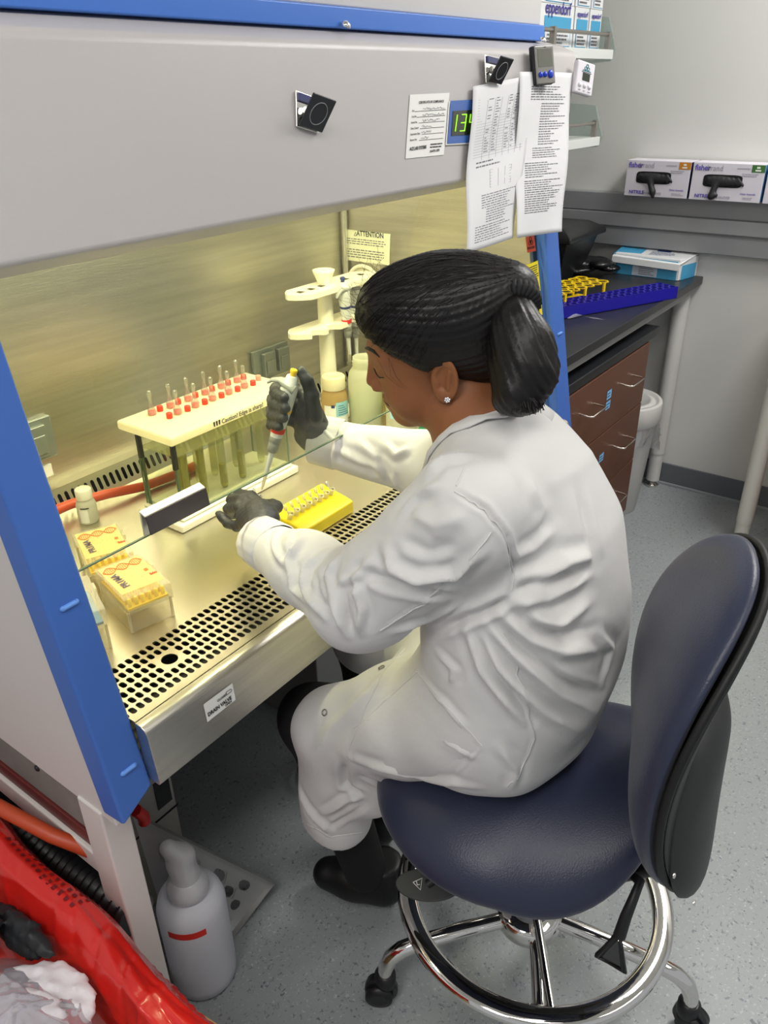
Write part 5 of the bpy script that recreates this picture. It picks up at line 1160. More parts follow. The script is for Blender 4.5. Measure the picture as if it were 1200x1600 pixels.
# ------------------------------------------------------------------ red bag in its cardboard box, bottom left
CARD = mat('cardboard', (176, 140, 96), .8, noise=.06, nscale=12)
bxc = thing('cardboard_box', (.12, .75, 0), 'open cardboard box lined by the red biohazard bag', 'box')
MB().box((-.25, .50, .0), (.345, .508, .40)).build('front_side', CARD, bxc); MB().box((.337, .51, 0), (.345, 1.12, .40)).build('right_side', CARD, bxc)
MB().box((-.25, 1.12, 0), (.345, 1.128, .40)).build('back_side', CARD, bxc); MB().box((-.25, .51, 0), (-.242, 1.12, .40)).build('left_side', CARD, bxc)
MB().slab([(.345, .66, .40), (.345, .575, .40), (.390, .572, .37), (.372, .68, .385)], (0, 0, 1), .004).build('flap', CARD, bxc)
REDB = mat('bag_red', (205, 32, 26), .26, spec=.6, coat=.3, bump=.5, bscale=18)
def bag():
    rs = np.random.RandomState(2); ns, nt = 220, 70
    prof = [(.20, .36), (.262, .38), (.285, .42), (.296, .462), (.312, .492), (.336, .498), (.358, .480), (.374, .440), (.382, .38), (.386, .26)]
    S = np.linspace(0, 1, ns); T = np.linspace(0, len(prof)-1, nt); px = np.interp(T, range(len(prof)), [p[0] for p in prof]); pz = np.interp(T, range(len(prof)), [p[1] for p in prof])
    y = 1.42-.98*S; X = px[None, :]+.018*(y[:, None]-.8)+.010*np.sin(y[:, None]*17)*(T[None, :]/9); Z = pz[None, :]+.018*np.sin(y[:, None]*6+1)+0*X
    D = np.zeros_like(X); tt = T[None, :]/9
    for k in range(120):
        a = rs.uniform(-.5, .5)+(1.0 if rs.rand() < .4 else 0); y0 = rs.uniform(.45, 1.4); t0 = rs.uniform(0, 1); L = rs.uniform(.03, .14); w_ = rs.uniform(.003, .010)
        uu = (y[:, None]-y0)*math.cos(a)+(tt-t0)*.30*math.sin(a); vv = -(y[:, None]-y0)*math.sin(a)+(tt-t0)*.30*math.cos(a)
        D += rs.uniform(-.010, .012)*np.exp(-np.abs(vv)/w_)*np.exp(-(uu/L)**2)
    fr = np.clip((1.05-y[:, None])/.5, .25, 1); D *= fr
    nx = np.cos(np.interp(T, [0, 4.5, 9], [math.pi, math.pi/2, 0]))[None, :]; nz = np.sin(np.interp(T, [0, 4.5, 9], [math.pi, math.pi/2, 0]))[None, :]
    P = np.stack([X+D*nx, np.repeat(y[:, None], nt, 1)+D*.3, Z+D*nz], -1).reshape(-1, 3)
    F = np.array([(i*nt+j, (i+1)*nt+j, (i+1)*nt+j+1, i*nt+j+1) for i in range(ns-1) for j in range(nt-1)])
    o = soft_obj('red_biohazard_bag', P, F, REDB, None); tag(o, 'red plastic biohazard bag folded over the rim of the cardboard box', 'bag')
    bh = BVHT.FromPolygons([Vector(v) for v in P], [tuple(f) for f in F.tolist()])
    def pr(p):
        q = bh.find_nearest(Vector(p)); return q[0]+q[1]*(.0015 if q[1].x > 0 or q[1].z > 0 else -.0015)
    mb = MB(); r = random.Random(9)
    for row in range(5):
        for k in range(13):
            y_ = .86+.20*k/13; x_ = .335+row*.010; mb.add([pr((x_, y_, .50-row*.012)), pr((x_, y_+.008*r.uniform(.5, 1), .50-row*.012)), pr((x_+.006, y_+.008, .495-row*.012)), pr((x_+.006, y_, .495-row*.012))], [(0, 1, 2, 3)])
    mb.build('printed_text', mat('bag_print', (110, 12, 14), .6), o)
from mathutils.bvhtree import BVHTree as BVHT
bag()
tag(crumple('white_glove_wad', (.160, .70, .476), (.12, .18, .050), mat('wad_white', (232, 226, 230), .5, noise=.10, nscale=30, bump=.6, bscale=35), 5, .006, 16, .8), 'crumpled white and lilac gloves in clear film filling the red bag', 'waste')
tag(crumple('black_glove_wad', (.250, .94, .474), (.045, .15, .045), mat('wad_black', (26, 28, 32), .55, bump=.5, bscale=50), 8, .005, 9, .7), 'black gloves crumpled along the inside of the red bag', 'glove')
tag(crumple('white_paper_wad', (.235, 1.09, .44), (.06, .11, .05), mat('wad_paper', (215, 205, 190), .7), 12, .006, 6, .6), 'crumpled off-white paper at the left edge inside the red bag', 'paper')
def film():
    rs = np.random.RandomState(6); n = 130; u, v = np.meshgrid(np.linspace(0, 1, n), np.linspace(0, 1, n), indexing='ij'); Z = .532-.10*(np.abs(u-.5)*2)**3-.05*(np.abs(v-.5)*2)**3
    for k in range(120):
        a = rs.uniform(0, math.pi); x0, y0 = rs.rand(2); s = (u-x0)*math.cos(a)+(v-y0)*math.sin(a); t = -(u-x0)*math.sin(a)+(v-y0)*math.cos(a); Z += rs.uniform(-.004, .012)*np.exp(-np.abs(t)/.012)*np.exp(-(s/.14)**2)
    P = np.stack([-.02+.295*u, .50+.42*v, Z], -1).reshape(-1, 3); F = np.array([(i*n+j, (i+1)*n+j, (i+1)*n+j+1, i*n+j+1) for i in range(n-1) for j in range(n-1)])
    tag(soft_obj('clear_film_bag', P, F, glassy('film_shiny', (244, 244, 248), .42, .10, .22, (240, 238, 244)), None), 'clear crinkled plastic bag wrapped over the white glove waste', 'bag')
film()
tag(MB().tube([(.30, 1.42, .54), (.335, 1.26, .520), (.365, 1.12, .525), (.395, 1.00, .500), (.43, .93, .47), (.47, .90, .40)], .0125, 16).build('rubber_hose', HS, None), 'orange rubber hose crossing over the red bag towards the cabinet stand', 'hose')
mb = MB(); P_ = [Vector((.425, 1.60-.75*k/150, .36+.02*math.sin(k/20))) for k in range(151)]; mb.tube(P_, [.040 if k % 4 < 2 else .032 for k in range(151)], 18)
tag(mb.build('corrugated_hose', mat('ribbed_black', (20, 20, 22), .35), None), 'thick black corrugated hose between the red bag and cabinet stand', 'hose')

# ------------------------------------------------------------------ the seated person
PER = thing('person', (.94, .45, 0), 'person in a white lab coat and black gloves seated on the stool, holding a pipette', 'person')
SKIN = mat('skin_brown', (142, 90, 57), .48, spec=.35, sss=.12, bump=.12, bscale=500)
HAIR = mat('hair_black', (15, 12, 12), .40, spec=.35, bump=.6, bscale=40, stretch=(1, 1, 1))
COAT = mat('coat_white', (208, 207, 205), .8, bump=.5, bscale=38, sheen=.15)
PANTS = mat('trousers_black', (10, 10, 12), .8)
SHOE = mat('shoe_black', (11, 11, 12), .45)
GLOVE = mat('nitrile_black', (46, 48, 51), .5, bump=.35, bscale=160)
FOLDS = [([(0.735,0.44,1.166),(0.737,0.419,1.159),(0.744,0.401,1.149),(0.748,0.388,1.132),(0.759,0.378,1.11),(0.768,0.375,1.085),(0.786,0.377,1.052),(0.784,0.377,1.032),(0.78,0.376,1.013)],0.005,-0.0045),([(0.745,0.388,1.127),(0.727,0.396,1.107),(0.723,0.412,1.077),(0.717,0.439,1.042),(0.71,0.466,1.007),(0.697,0.5,0.973),(0.68,0.532,0.942)],0.003,0.0018),([(0.771,0.379,0.967),(0.772,0.36,0.916),(0.78,0.343,0.857),(0.785,0.337,0.82),(0.793,0.331,0.779),(0.793,0.335,0.752),(0.792,0.34,0.726),(0.78,0.349,0.703),(0.775,0.362,0.67)],0.003,0.0018),([(0.78,0.375,1.011),(0.771,0.389,0.999),(0.764,0.404,0.986),(0.758,0.424,0.972),(0.756,0.446,0.953),(0.774,0.497,0.901)],0.008,-0.01),([(0.699,0.519,1.078),(0.693,0.509,1.069),(0.69,0.501,1.057),(0.692,0.483,1.054),(0.697,0.468,1.049),(0.708,0.447,1.055),(0.72,0.427,1.059),(0.723,0.41,1.08),(0.729,0.394,1.098)],0.011,0.01),([(0.689,0.561,1.038),(0.685,0.53,1.038),(0.687,0.504,1.034),(0.694,0.482,1.032),(0.704,0.463,1.026),(0.718,0.448,1.022),(0.739,0.437,1.012)],0.01,-0.007),([(0.694,0.538,1.056),(0.687,0.546,1.04),(0.68,0.555,1.023),(0.675,0.546,1.007),(0.673,0.54,0.989),(0.671,0.542,0.969),(0.671,0.545,0.947)],0.009,0.009),([(0.681,0.545,1.027),(0.678,0.558,1.016),(0.675,0.572,1.005),(0.669,0.566,0.988),(0.665,0.561,0.969),(0.666,0.557,0.958),(0.667,0.553,0.946)],0.008,-0.008),([(0.709,0.604,1.03),(0.701,0.609,1.017),(0.693,0.614,1.004),(0.675,0.593,0.994),(0.666,0.58,0.977),(0.663,0.569,0.96),(0.665,0.563,0.938)],0.009,0.008),([(0.744,0.663,1.0),(0.725,0.665,0.994),(0.711,0.672,0.984),(0.698,0.662,0.976),(0.687,0.655,0.966),(0.669,0.621,0.966),(0.661,0.597,0.957)],0.009,0.009),([(0.704,0.647,0.991),(0.686,0.629,0.987),(0.673,0.616,0.978),(0.665,0.596,0.971),(0.662,0.58,0.959)],0.007,-0.006),([(0.755,0.715,1.0),(0.733,0.712,0.993),(0.719,0.716,0.98),(0.707,0.699,0.966),(0.697,0.687,0.948),(0.679,0.649,0.954),(0.665,0.616,0.957)],0.009,0.007),([(0.784,0.793,0.975),(0.756,0.777,0.976),(0.732,0.753,0.977),(0.716,0.726,0.972),(0.712,0.716,0.968)],0.007,0.006),([(0.773,0.749,0.993),(0.748,0.725,0.998),(0.732,0.721,0.991),(0.726,0.721,0.986)],0.006,-0.005),([(0.703,0.5,1.097),(0.7,0.475,1.095),(0.704,0.454,1.09),(0.709,0.435,1.1),(0.714,0.416,1.11)],0.012,-0.005),([(0.72,0.493,1.127),(0.713,0.47,1.128),(0.71,0.45,1.127),(0.715,0.431,1.138),(0.725,0.416,1.144)],0.014,0.005),([(0.757,0.499,1.162),(0.763,0.489,1.173),(0.777,0.485,1.18),(0.788,0.468,1.184),(0.805,0.456,1.185)],0.01,0.006),([(0.738,0.459,1.168),(0.734,0.475,1.159),(0.737,0.495,1.145),(0.73,0.504,1.13),(0.721,0.513,1.116)],0.009,0.005),([(0.753,0.436,0.994),(0.748,0.456,0.977),(0.75,0.482,0.952),(0.722,0.494,0.951),(0.701,0.51,0.944)],0.01,0.006),([(0.775,0.375,1.077),(0.797,0.373,1.071),(0.815,0.369,1.068),(0.836,0.363,1.076),(0.857,0.356,1.085)],0.012,0.006),([(0.804,0.355,1.022),(0.825,0.345,1.034),(0.847,0.334,1.045),(0.866,0.324,1.044),(0.889,0.315,1.04)],0.013,0.009),([(0.782,0.375,1.019),(0.799,0.36,1.024),(0.82,0.346,1.026),(0.846,0.329,1.028),(0.876,0.315,1.027)],0.01,-0.008),([(0.779,0.372,1.002),(0.795,0.356,1.004),(0.814,0.341,1.002),(0.844,0.326,1.011),(0.877,0.312,1.018)],0.012,0.008),([(0.785,0.36,0.987),(0.8,0.343,0.977),(0.819,0.326,0.966),(0.845,0.314,0.973),(0.873,0.303,0.979)],0.014,0.008),([(0.775,0.378,0.995),(0.783,0.362,0.982),(0.793,0.345,0.968),(0.809,0.33,0.957),(0.827,0.315,0.945),(0.85,0.303,0.943),(0.877,0.291,0.94)],0.011,-0.007),([(0.77,0.389,0.989),(0.778,0.367,0.971),(0.788,0.346,0.951),(0.802,0.329,0.939),(0.818,0.313,0.925),(0.851,0.295,0.915),(0.9,0.282,0.892)],0.012,0.007),([(0.762,0.407,0.976),(0.767,0.385,0.954),(0.773,0.364,0.932),(0.787,0.337,0.901),(0.812,0.313,0.859),(0.845,0.295,0.825),(0.893,0.279,0.778)],0.012,0.008),([(0.766,0.395,0.973),(0.772,0.374,0.954),(0.779,0.353,0.933),(0.795,0.328,0.907),(0.824,0.306,0.872),(0.858,0.29,0.844),(0.903,0.277,0.807)],0.009,-0.006),([(0.758,0.418,0.964),(0.759,0.396,0.934),(0.762,0.375,0.902),(0.778,0.346,0.868),(0.803,0.319,0.824),(0.827,0.302,0.797),(0.868,0.29,0.754)],0.012,0.007),([(0.756,0.427,0.961),(0.755,0.413,0.929),(0.753,0.398,0.897),(0.763,0.37,0.858),(0.779,0.344,0.812)],0.011,0.008),([(0.757,0.42,0.958),(0.756,0.403,0.93),(0.757,0.386,0.9),(0.77,0.357,0.86),(0.79,0.331,0.81)],0.008,-0.006),([(0.925,0.359,1.119),(0.911,0.341,1.091),(0.898,0.323,1.062),(0.894,0.315,1.045),(0.894,0.309,1.025)],0.012,-0.004),([(0.876,0.29,0.931),(0.893,0.283,0.91),(0.921,0.279,0.879),(0.912,0.28,0.854),(0.902,0.279,0.83)],0.01,0.005),([(0.85,0.403,1.156),(0.84,0.385,1.138),(0.845,0.374,1.112),(0.831,0.371,1.096),(0.822,0.369,1.078)],0.018,0.004),([(0.764,0.48,0.885),(0.756,0.459,0.883),(0.752,0.441,0.878),(0.751,0.443,0.866),(0.75,0.444,0.855)],0.008,0.005),([(0.748,0.389,0.768),(0.742,0.421,0.704),(0.748,0.444,0.659)],0.0035,0.003),([(0.799,0.535,0.798),(0.782,0.586,0.726),(0.753,0.633,0.661),(0.747,0.634,0.634),(0.746,0.638,0.6),(0.763,0.603,0.567),(0.819,0.594,0.482)],0.0035,0.003),([(0.78,0.511,0.807),(0.748,0.452,0.813),(0.743,0.412,0.79)],0.008,0.004),([(0.739,0.451,0.754),(0.74,0.424,0.75),(0.743,0.4,0.743)],0.01,0.005),([(0.762,0.779,0.434),(0.749,0.758,0.414),(0.746,0.736,0.392),(0.753,0.713,0.37),(0.759,0.703,0.356)],0.01,0.006),([(0.748,0.653,0.582),(0.763,0.664,0.534),(0.772,0.67,0.492),(0.778,0.653,0.483),(0.783,0.636,0.476)],0.01,-0.009),([(0.751,0.717,0.4),(0.76,0.692,0.428),(0.77,0.67,0.454),(0.777,0.654,0.466),(0.783,0.636,0.48)],0.01,0.008),([(0.759,0.703,0.368),(0.775,0.669,0.41),(0.785,0.632,0.457)],0.008,-0.005),([(0.756,0.771,0.346),(0.748,0.728,0.36),(0.758,0.703,0.345),(0.784,0.679,0.344),(0.832,0.672,0.309)],0.003,0.002),([(0.859,0.626,0.73),(0.818,0.619,0.731),(0.79,0.621,0.72),(0.768,0.647,0.682),(0.758,0.686,0.627),(0.748,0.701,0.587),(0.741,0.72,0.541)],0.016,0.005),([(0.747,0.631,0.597),(0.747,0.594,0.608),(0.746,0.559,0.62),(0.756,0.523,0.623),(0.755,0.481,0.639),(0.747,0.431,0.668),(0.758,0.395,0.671)],0.012,0.006),([(0.768,0.63,0.543),(0.789,0.605,0.525),(0.824,0.591,0.488)],0.009,-0.006),([(0.759,0.37,0.772),(0.768,0.358,0.747),(0.78,0.348,0.719),(0.78,0.349,0.699),(0.783,0.351,0.676)],0.01,0.005),([(1.037,0.917,1.036),(1.034,0.896,1.028),(1.034,0.877,1.018),(1.027,0.876,1.002),(1.027,0.881,0.981)],0.008,0.006),([(1.055,0.84,1.02),(1.054,0.821,1.009),(1.055,0.804,0.997),(1.056,0.794,0.97),(1.061,0.793,0.953)],0.01,0.007),([(1.073,0.795,1.022),(1.07,0.78,1.014),(1.069,0.766,1.005),(1.076,0.755,1.013),(1.084,0.746,1.02)],0.009,0.008),([(1.061,0.773,0.97),(1.067,0.766,0.95),(1.073,0.765,0.938)],0.009,0.007),([(1.027,0.88,1.007),(1.034,0.855,0.998),(1.042,0.831,0.988),(1.05,0.808,0.981),(1.058,0.785,0.975)],0.009,0.005)]
X0 = .94
HC = np.array((.950, .598, 1.250))
HF = np.array((-.456, .845, -.280)); HL = np.array((-.841, -.512, -.175)); HU = np.array((-.291, .155, .944))
HR = np.stack([HF, HL, HU], 1)   # columns: local axes in world
def H(a, b, c): return HC+HF*a+HL*b+HU*c
def head_sdf(p):
    q = (p-HC)@HR; qm = q.copy(); qm[..., 1] = np.abs(q[..., 1])
    d = ell(q, (-.012, 0, .052), (.096, .073, .084))
    d = smin(d, ell(q, (.045, 0, .005), (.052, .058, .075)), .03)
    d = smin(d, ell(q, (.036, 0, -.040), (.046, .050, .046)), .03)
    d = smin(d, rcone(qm, (.0, .052, -.050), (.068, .010, -.076), .016, .016), .03)
    d = smin(d, ell(qm, (.050, .036, -.030), (.036, .026, .034)), .02)        # cheeks
    d = smin(d, rcone(qm, (.084, .012, .044), (.070, .045, .040), .011, .008), .018)  # brow
    d = smin(d, rcone(q, (.092, 0, .032), (.110, 0, -.010), .0070, .0088), .012)   # nose
    d = smin(d, ell(qm, (.100, .013, -.016), (.011, .008, .008)), .008)
    d = smin(d, rcone(qm, (.097, 0, -.042), (.086, .020, -.044), .0075, .003), .010)  # lips
    d = smin(d, rcone(qm, (.095, 0, -.054), (.084, .016, -.053), .008, .003), .008)
    d = smin(d, ell(q, (.078, 0, -.074), (.018, .018, .015)), .02)           # chin
    d = smin(d, ell(qm, (.078, .030, .018), (.011, .013, .010)), .006)         # lowered eyelid
    return d
def ear_sdf(p):
    q = (p-HC)@HR; q = q.copy(); q[..., 1] = np.abs(q[..., 1]); o = np.array((-.008, .076, .002))
    e = q-o; tilt = .25; a = e[..., 0]*math.cos(tilt)+e[..., 2]*math.sin(tilt); c = -e[..., 0]*math.sin(tilt)+e[..., 2]*math.cos(tilt); b = e[..., 1]-(-a)*.35
    w_ = np.sqrt((a/.0175)**2+((c)/.031)**2); rim = np.sqrt(((w_-.86)*.018)**2+b**2)-.0042
    body = np.maximum(np.abs(b+.003)-.003, (w_-.9)*.02)
    lobe = ell(np.stack([a, b, c], -1), (.004, 0, -.026), (.009, .0045, .010))
    tr = ell(np.stack([a, b, c], -1), (.013, .0, -.006), (.005, .004, .007))
    inner = rcone(np.stack([a, b, c], -1), (-.006, .001, .014), (-.004, .001, -.012), .0030, .0030)
    return smin(smin(smin(smin(rim, body, .004), lobe, .006), tr, .004), inner, .003)
# skeleton points
NECK = np.array((.955, .515, 1.150)); SHL = np.array((.775, .445, 1.130)); SHR = np.array((1.115, .50, 1.10))
ELL_ = np.array((.735, .590, .945)); WRL = np.array((.795, .845, .928)); ELR = np.array((1.135, .735, .965)); WRR = np.array((1.055, .935, 1.000))
def body_sdf(p):
    d = head_sdf(p)
    d = smin(d, rcone(p, tuple(H(-.022, 0, -.035)), (.953, .535, 1.165), .047, .053), .03)
    d = smin(d, rcone(p, (.950, .50, 1.12), (.945, .45, .95), .085, .09), .05)
    for a, b, r1, r2 in ((SHL, ELL_, .045, .036), (ELL_, WRL, .034, .024), (SHR+(-.03, 0, -.05), ELR, .045, .036), (ELR, WRR, .034, .024), ((.945, .45, .95), (.94, .42, .72), .10, .11),
                         ((.86, .44, .70), (.835, .80, .54), .075, .05), ((1.02, .44, .70), (1.06, .83, .55), .075, .05), ((.835, .80, .54), (.872, .72, .12), .045, .03), ((1.06, .83, .55), (1.03, .78, .12), .045, .03)):
        d = smin(d, rcone(p, tuple(a), tuple(b), r1, r2), .03)
    return d
# the head and neck are finely meshed; the rest of the same body continues under the clothes
def body_mesh():
    V, F = surfnet(body_sdf, (.60, .28, .06), (1.30, 1.06, 1.45), .0055, 2)
    return V, F
def headonly():
    zl = 1.135
    V, F = surfnet(body_sdf, (.78, .42, zl), (1.10, .80, 1.45), .0032, 1)
    return V, F
V, F = body_mesh(); cen = V[F].mean(1); keep = cen[:, 2] < 1.1385
keep |= ~((cen[:, 0] > .785) & (cen[:, 0] < 1.095) & (cen[:, 1] > .425) & (cen[:, 1] < .795))
V2, F2 = headonly(); ec_ = H(-.008, .076, .002); V3, F3 = surfnet(lambda p: ear_sdf(p), ec_-.045, ec_+.045, .0014, 1)
F_all = np.concatenate([F[keep], F2+len(V), F3+len(V)+len(V2)]); V_all = np.concatenate([V, V2, V3])
used = np.zeros(len(V_all), bool); used[F_all.ravel()] = True; remap = np.cumsum(used)-1
body = soft_obj('body', V_all[used], remap[F_all], SKIN, PER)
# lips, lashes, brow
from mathutils.bvhtree import BVHTree
BB = BVHTree.FromPolygons([Vector(v) for v in V_all[used]], [tuple(f) for f in remap[F_all].tolist()])
_H = H
def H(a, b, c):
    p = Vector(_H(a, b, c)); q = BB.find_nearest(p); return np.array(q[0]+q[1]*.0006)
MB().tube([H(.1015, .0, -.0475), H(.096, .012, -.049), H(.088, .022, -.050)], [.0012, .0012, .0006], 6).build('mouth_line', mat('mouth_dark', (84, 44, 34), .5), body)
MB().tube([H(.0925, .014, .016), H(.0905, .024, .0105), H(.084, .034, .0105), H(.076, .041, .013)], [.0008, .0014, .0014, .0006], 6).build('eyelashes', mat('lash_black', (14, 11, 10), .6), body)
MB().tube([H(.0955, .012, .048), H(.092, .026, .054), H(.082, .041, .054), H(.072, .050, .047)], [.0015, .0028, .0024, .0008], 6).build('eyebrow', mat('lash_black', 0), body)
H = _H
mb = MB(); ec = Vector(H(-.004, .0835, -.0245)); en = Vector(HL*.9-HF*.3).normalized()
for k in range(6):
    a = k*math.pi/3; uu = Vector(HF)*math.cos(a)+Vector(HU)*math.sin(a); mb.lathe([(.001, 0), (.0021, .0008), (.0014, .002), (.0004, .0026)], ec+uu*.0030+en*.001, en, 8)
mb.lathe([(.001, 0), (.0019, .001), (.0012, .0024), (.0004, .003)], ec+en*.001, en, 8)
ear = mb.build('flower_earring', mat('diamond', (235, 238, 245), .08, .7), PER)
# ---- hair
SCR = H(-.128, 0.006, .075)      # where the hair is tied
def hair_sdf(p):
    q = (p-HC)@HR; qm = q.copy(); qm[..., 1] = np.abs(q[..., 1])
    d = ell(q, (-.014, 0, .056), (.110, .084, .094))
    d = smin(d, ell(q, (-.075, 0, .045), (.060, .066, .068)), .04)
    d = smin(d, ell(q, (.040, 0, .088), (.055, .060, .050)), .03)
    d = smin(d, rcone(q, (-.085, 0, .055), tuple((SCR-HC)@HR), .050, .022), .05)
    d = smin(d, ell(q, (-.070, 0, -.005), (.045, .058, .045)), .03)
    # hairline: forehead, temple, above and behind the ear
    a, b, c = q[..., 0], qm[..., 1], q[..., 2]
    face = a*.80-c*.60-(.012)                      # slanted front plane
    face = np.maximum(face, -1)
    temple = np.minimum(a+.010, .030-c)            # skin in front of/below the ear
    low = np.minimum(a+.050, .012-c+ (0)*b)
    cut = smin(-face, -face, .01)
    d = np.maximum(d, smin(-(-face), -(-face), .01)) if False else d
    skin = np.maximum(-(a*.62-(c-.030)*.78-.004), 0*a-9)
    d = np.maximum(d, a*.66-(c-.009)*.75-.003)     # forehead/temple plane
    d = np.maximum(d, -(c+.058+(-a-.05)*1.0)*.7)   # nape plane
    earz = ell(qm, (-.004, .090, -.014), (.024, .060, .040)); d = np.maximum(d, -earz)
    return d
V, F = surfnet(hair_sdf, (.78, .40, 1.15), (1.12, .76, 1.44), .0032, 2)
rs = np.random.RandomState(4)
def strand_disp(V, F, seed, amp, n=140, w_=.0022):
    """ridges that run from the hairline towards the tie"""
    N = vnormals(V, F); q = (V-HC)@HR; s = (SCR-HC)@HR
    dv = q-s; ang = np.arctan2(dv[:, 1], dv[:, 2]+.02*np.sin(dv[:, 0]*20)); r = np.linalg.norm(dv, axis=1)
    k = np.sin(ang*46+r*12)+.6*np.sin(ang*83+1.3+r*25)+.5*np.sin(ang*23+r*8+2)+.35*np.sin(ang*150+r*30)
    return V+N*(k*amp)[:, None]*np.clip(r/.05, 0, 1)[:, None]
V = strand_disp(V, F, 1, .00055); hair = soft_obj('hair', V, F, HAIR, PER)
tw = lambda *a: tuple(H(*a))
PT = [np.array(SCR), np.array((0.9300, 0.4705, 1.3196)), np.array((0.9250, 0.4549, 1.2960)), np.array((0.9150, 0.4417, 1.2637)), np.array((0.9000, 0.4379, 1.2416))]
def tail_sdf(p):
    d = rcone(p, tuple(PT[0]), tuple(PT[1]), .018, .026)
    for i, (r1, r2) in enumerate(((.028, .036), (.036, .037), (.037, .024))): d = smin(d, rcone(p, tuple(PT[i+1]), tuple(PT[i+2]), r1, r2), .02)
    d = smin(d, rcone(p, (0.9200, 0.4785, 1.2934), (0.9000, 0.4491, 1.2411), .018, .026), .03)
    d = smin(d, rcone(p, (0.9000, 0.4491, 1.2411), (0.8950, 0.4644, 1.2252), .022, .010), .02)
    return d
V, F = surfnet(tail_sdf, (.80, .40, 1.10), (1.04, .66, 1.36), .0032, 2)
N = vnormals(V, F); ax = np.array(PT[3])-np.array(PT[0]); ax /= np.linalg.norm(ax); rel = V-np.array(PT[0]); side = np.cross(ax, (1, 0, 0)); ang = np.arctan2(rel@side, rel[:, 0]-rel@ax*0)
tpos = rel@ax
V = V+N*((np.sin(ang*31+tpos*25+1.5*np.sin(ang*5))+.8*np.sin(ang*67+2+tpos*40)+.6*np.sin(ang*13+tpos*60)+.5*np.sin(ang*120+tpos*20))*.0007)[:, None]
tail = soft_obj('ponytail', V, F, HAIR, PER)
# separate fine strands over the hair
def strands(name, n, gen, r, parent):
    mb = MB()
    for i in range(n): mb.tube(gen(i), r, 3, False)
    o = mb.build(name, mat('strand_black', (20, 15, 14), .38, spec=.4), parent); o['kind'] = 'stuff'; return o
from mathutils.bvhtree import BVHTree
hv = [Vector(v.co)+Vector(wloc(hair)) for v in hair.data.vertices]; bvh = BVHTree.FromPolygons(hv, [tuple(p.vertices) for p in hair.data.polygons])
rd = random.Random(11)
def g_head(i):
    a = rd.uniform(.02, .10); b = rd.uniform(-.01, .085); c = .16-1.0*abs(b)*.9-rd.uniform(0, .07); st = Vector(H(a, b, c)); en_ = Vector(SCR); pts = []
    wob = rd.uniform(-.006, .006)
    for k in range(15):
        t = k/14; p = st.lerp(en_, t)+Vector(HU)*(.045*math.sin(math.pi*t))+Vector(HL)*(wob*math.sin(t*6)+.02*math.sin(math.pi*t)*(b > .03))
        h = bvh.find_nearest(p)
        pts.append(h[0]+h[1]*rd.uniform(.0002, .0010) if h[0] is not None else p)
    return pts
strands('hair_strands', 260, g_head, .00038, hair)
def g_fly(i):
    a = rd.uniform(.03, .115); c = rd.uniform(.075, .135)*(1 if a < .09 else .8); p = bvh.find_nearest(Vector(H(a, rd.uniform(-.03, .06), c)))[0]; d = (Vector(HF)*rd.uniform(-.4, 1)+Vector(HU)*rd.uniform(.1, 1)+Vector(HL)*rd.uniform(-.5, .8)).normalized(); cv = Vector(HF)*-rd.uniform(0, 1)+Vector(HL)*rd.uniform(-1, 1)
    L = rd.uniform(.012, .042); return [p+d*L*t+cv*L*.6*t*t for t in (0, .25, .5, .75, 1)]
strands('flyaway_hairs', 110, g_fly, .00018, hair)
def g_face(i):
    p = Vector(H(.064+rd.uniform(-.012, .012), .060, .048)); e = Vector(H(.055+rd.uniform(-.02, .02), .066, .005+rd.uniform(-.01, .02))); m_ = p.lerp(e, .5)+Vector(HL)*.006+Vector(HF)*rd.uniform(0, .008); return [p, m_, e]
strands('temple_hairs', 4, g_face, .00014, hair)
def g_tail(i):
    o1, o2 = rd.uniform(-.030, .030), rd.uniform(-.034, .034); pts = []
    for k, p in enumerate(PT):
        s = (.4, .85, 1.0, 1.0, .8)[k]; d = Vector(p)-Vector((0, 0, 1.6)); vd = (Vector((0, 0, 1.6))-Vector(p)).normalized(); sd = vd.cross(Vector((0, 0, 1))).normalized()
        R_ = (.020, .030, .0375, .038, .026)[k]; x = o1*s if k < 3 else o1*(.5)+o2*.5; x = max(-R_*.85, min(R_*.85, x)); pts.append(Vector(p)+sd*x+vd*(math.sqrt(max(R_*R_-x*x, 0))-.001))
    e = pts[-1]; pts.append(e+Vector((0, -.006*(1 if o1 > 0 else -.4), -.016))+Vector((rd.uniform(-.01, .01), rd.uniform(-.01, .01), rd.uniform(-.010, .008))))
    out = []
    for k in range(len(pts)-1):
        for t in (0, .33, .66): out.append(pts[k].lerp(pts[k+1], t))
    out.append(pts[-1])
    for _ in range(2): out = [out[0]]+[(out[j-1]+out[j]*2+out[j+1])/4 for j in range(1, len(out)-1)]+[out[-1]]
    return out
strands('ponytail_strands', 330, g_tail, .0006, tail)
mb = MB(); sc = Vector(PT[0]).lerp(Vector(PT[1]), .35); sa = (Vector(PT[1])-Vector(PT[0])).normalized()
for k in range(26):
    a = k*2*math.pi/26; t0 = sa.orthogonal().normalized(); t1 = sa.cross(t0); d = t0*math.cos(a)+t1*math.sin(a); mb.tube([sc+d*.020-sa*.009, sc+d*.029-sa*.004, sc+d*.030+sa*.005, sc+d*.021+sa*.010], [.0035, .0048, .0048, .0035], 6)
sco = mb.build('scrunchie', mat('scrunchie_black', (15, 15, 17), .75, bump=.5, bscale=200), PER)
sco.data.materials[0] = MATS['scrunchie_black']

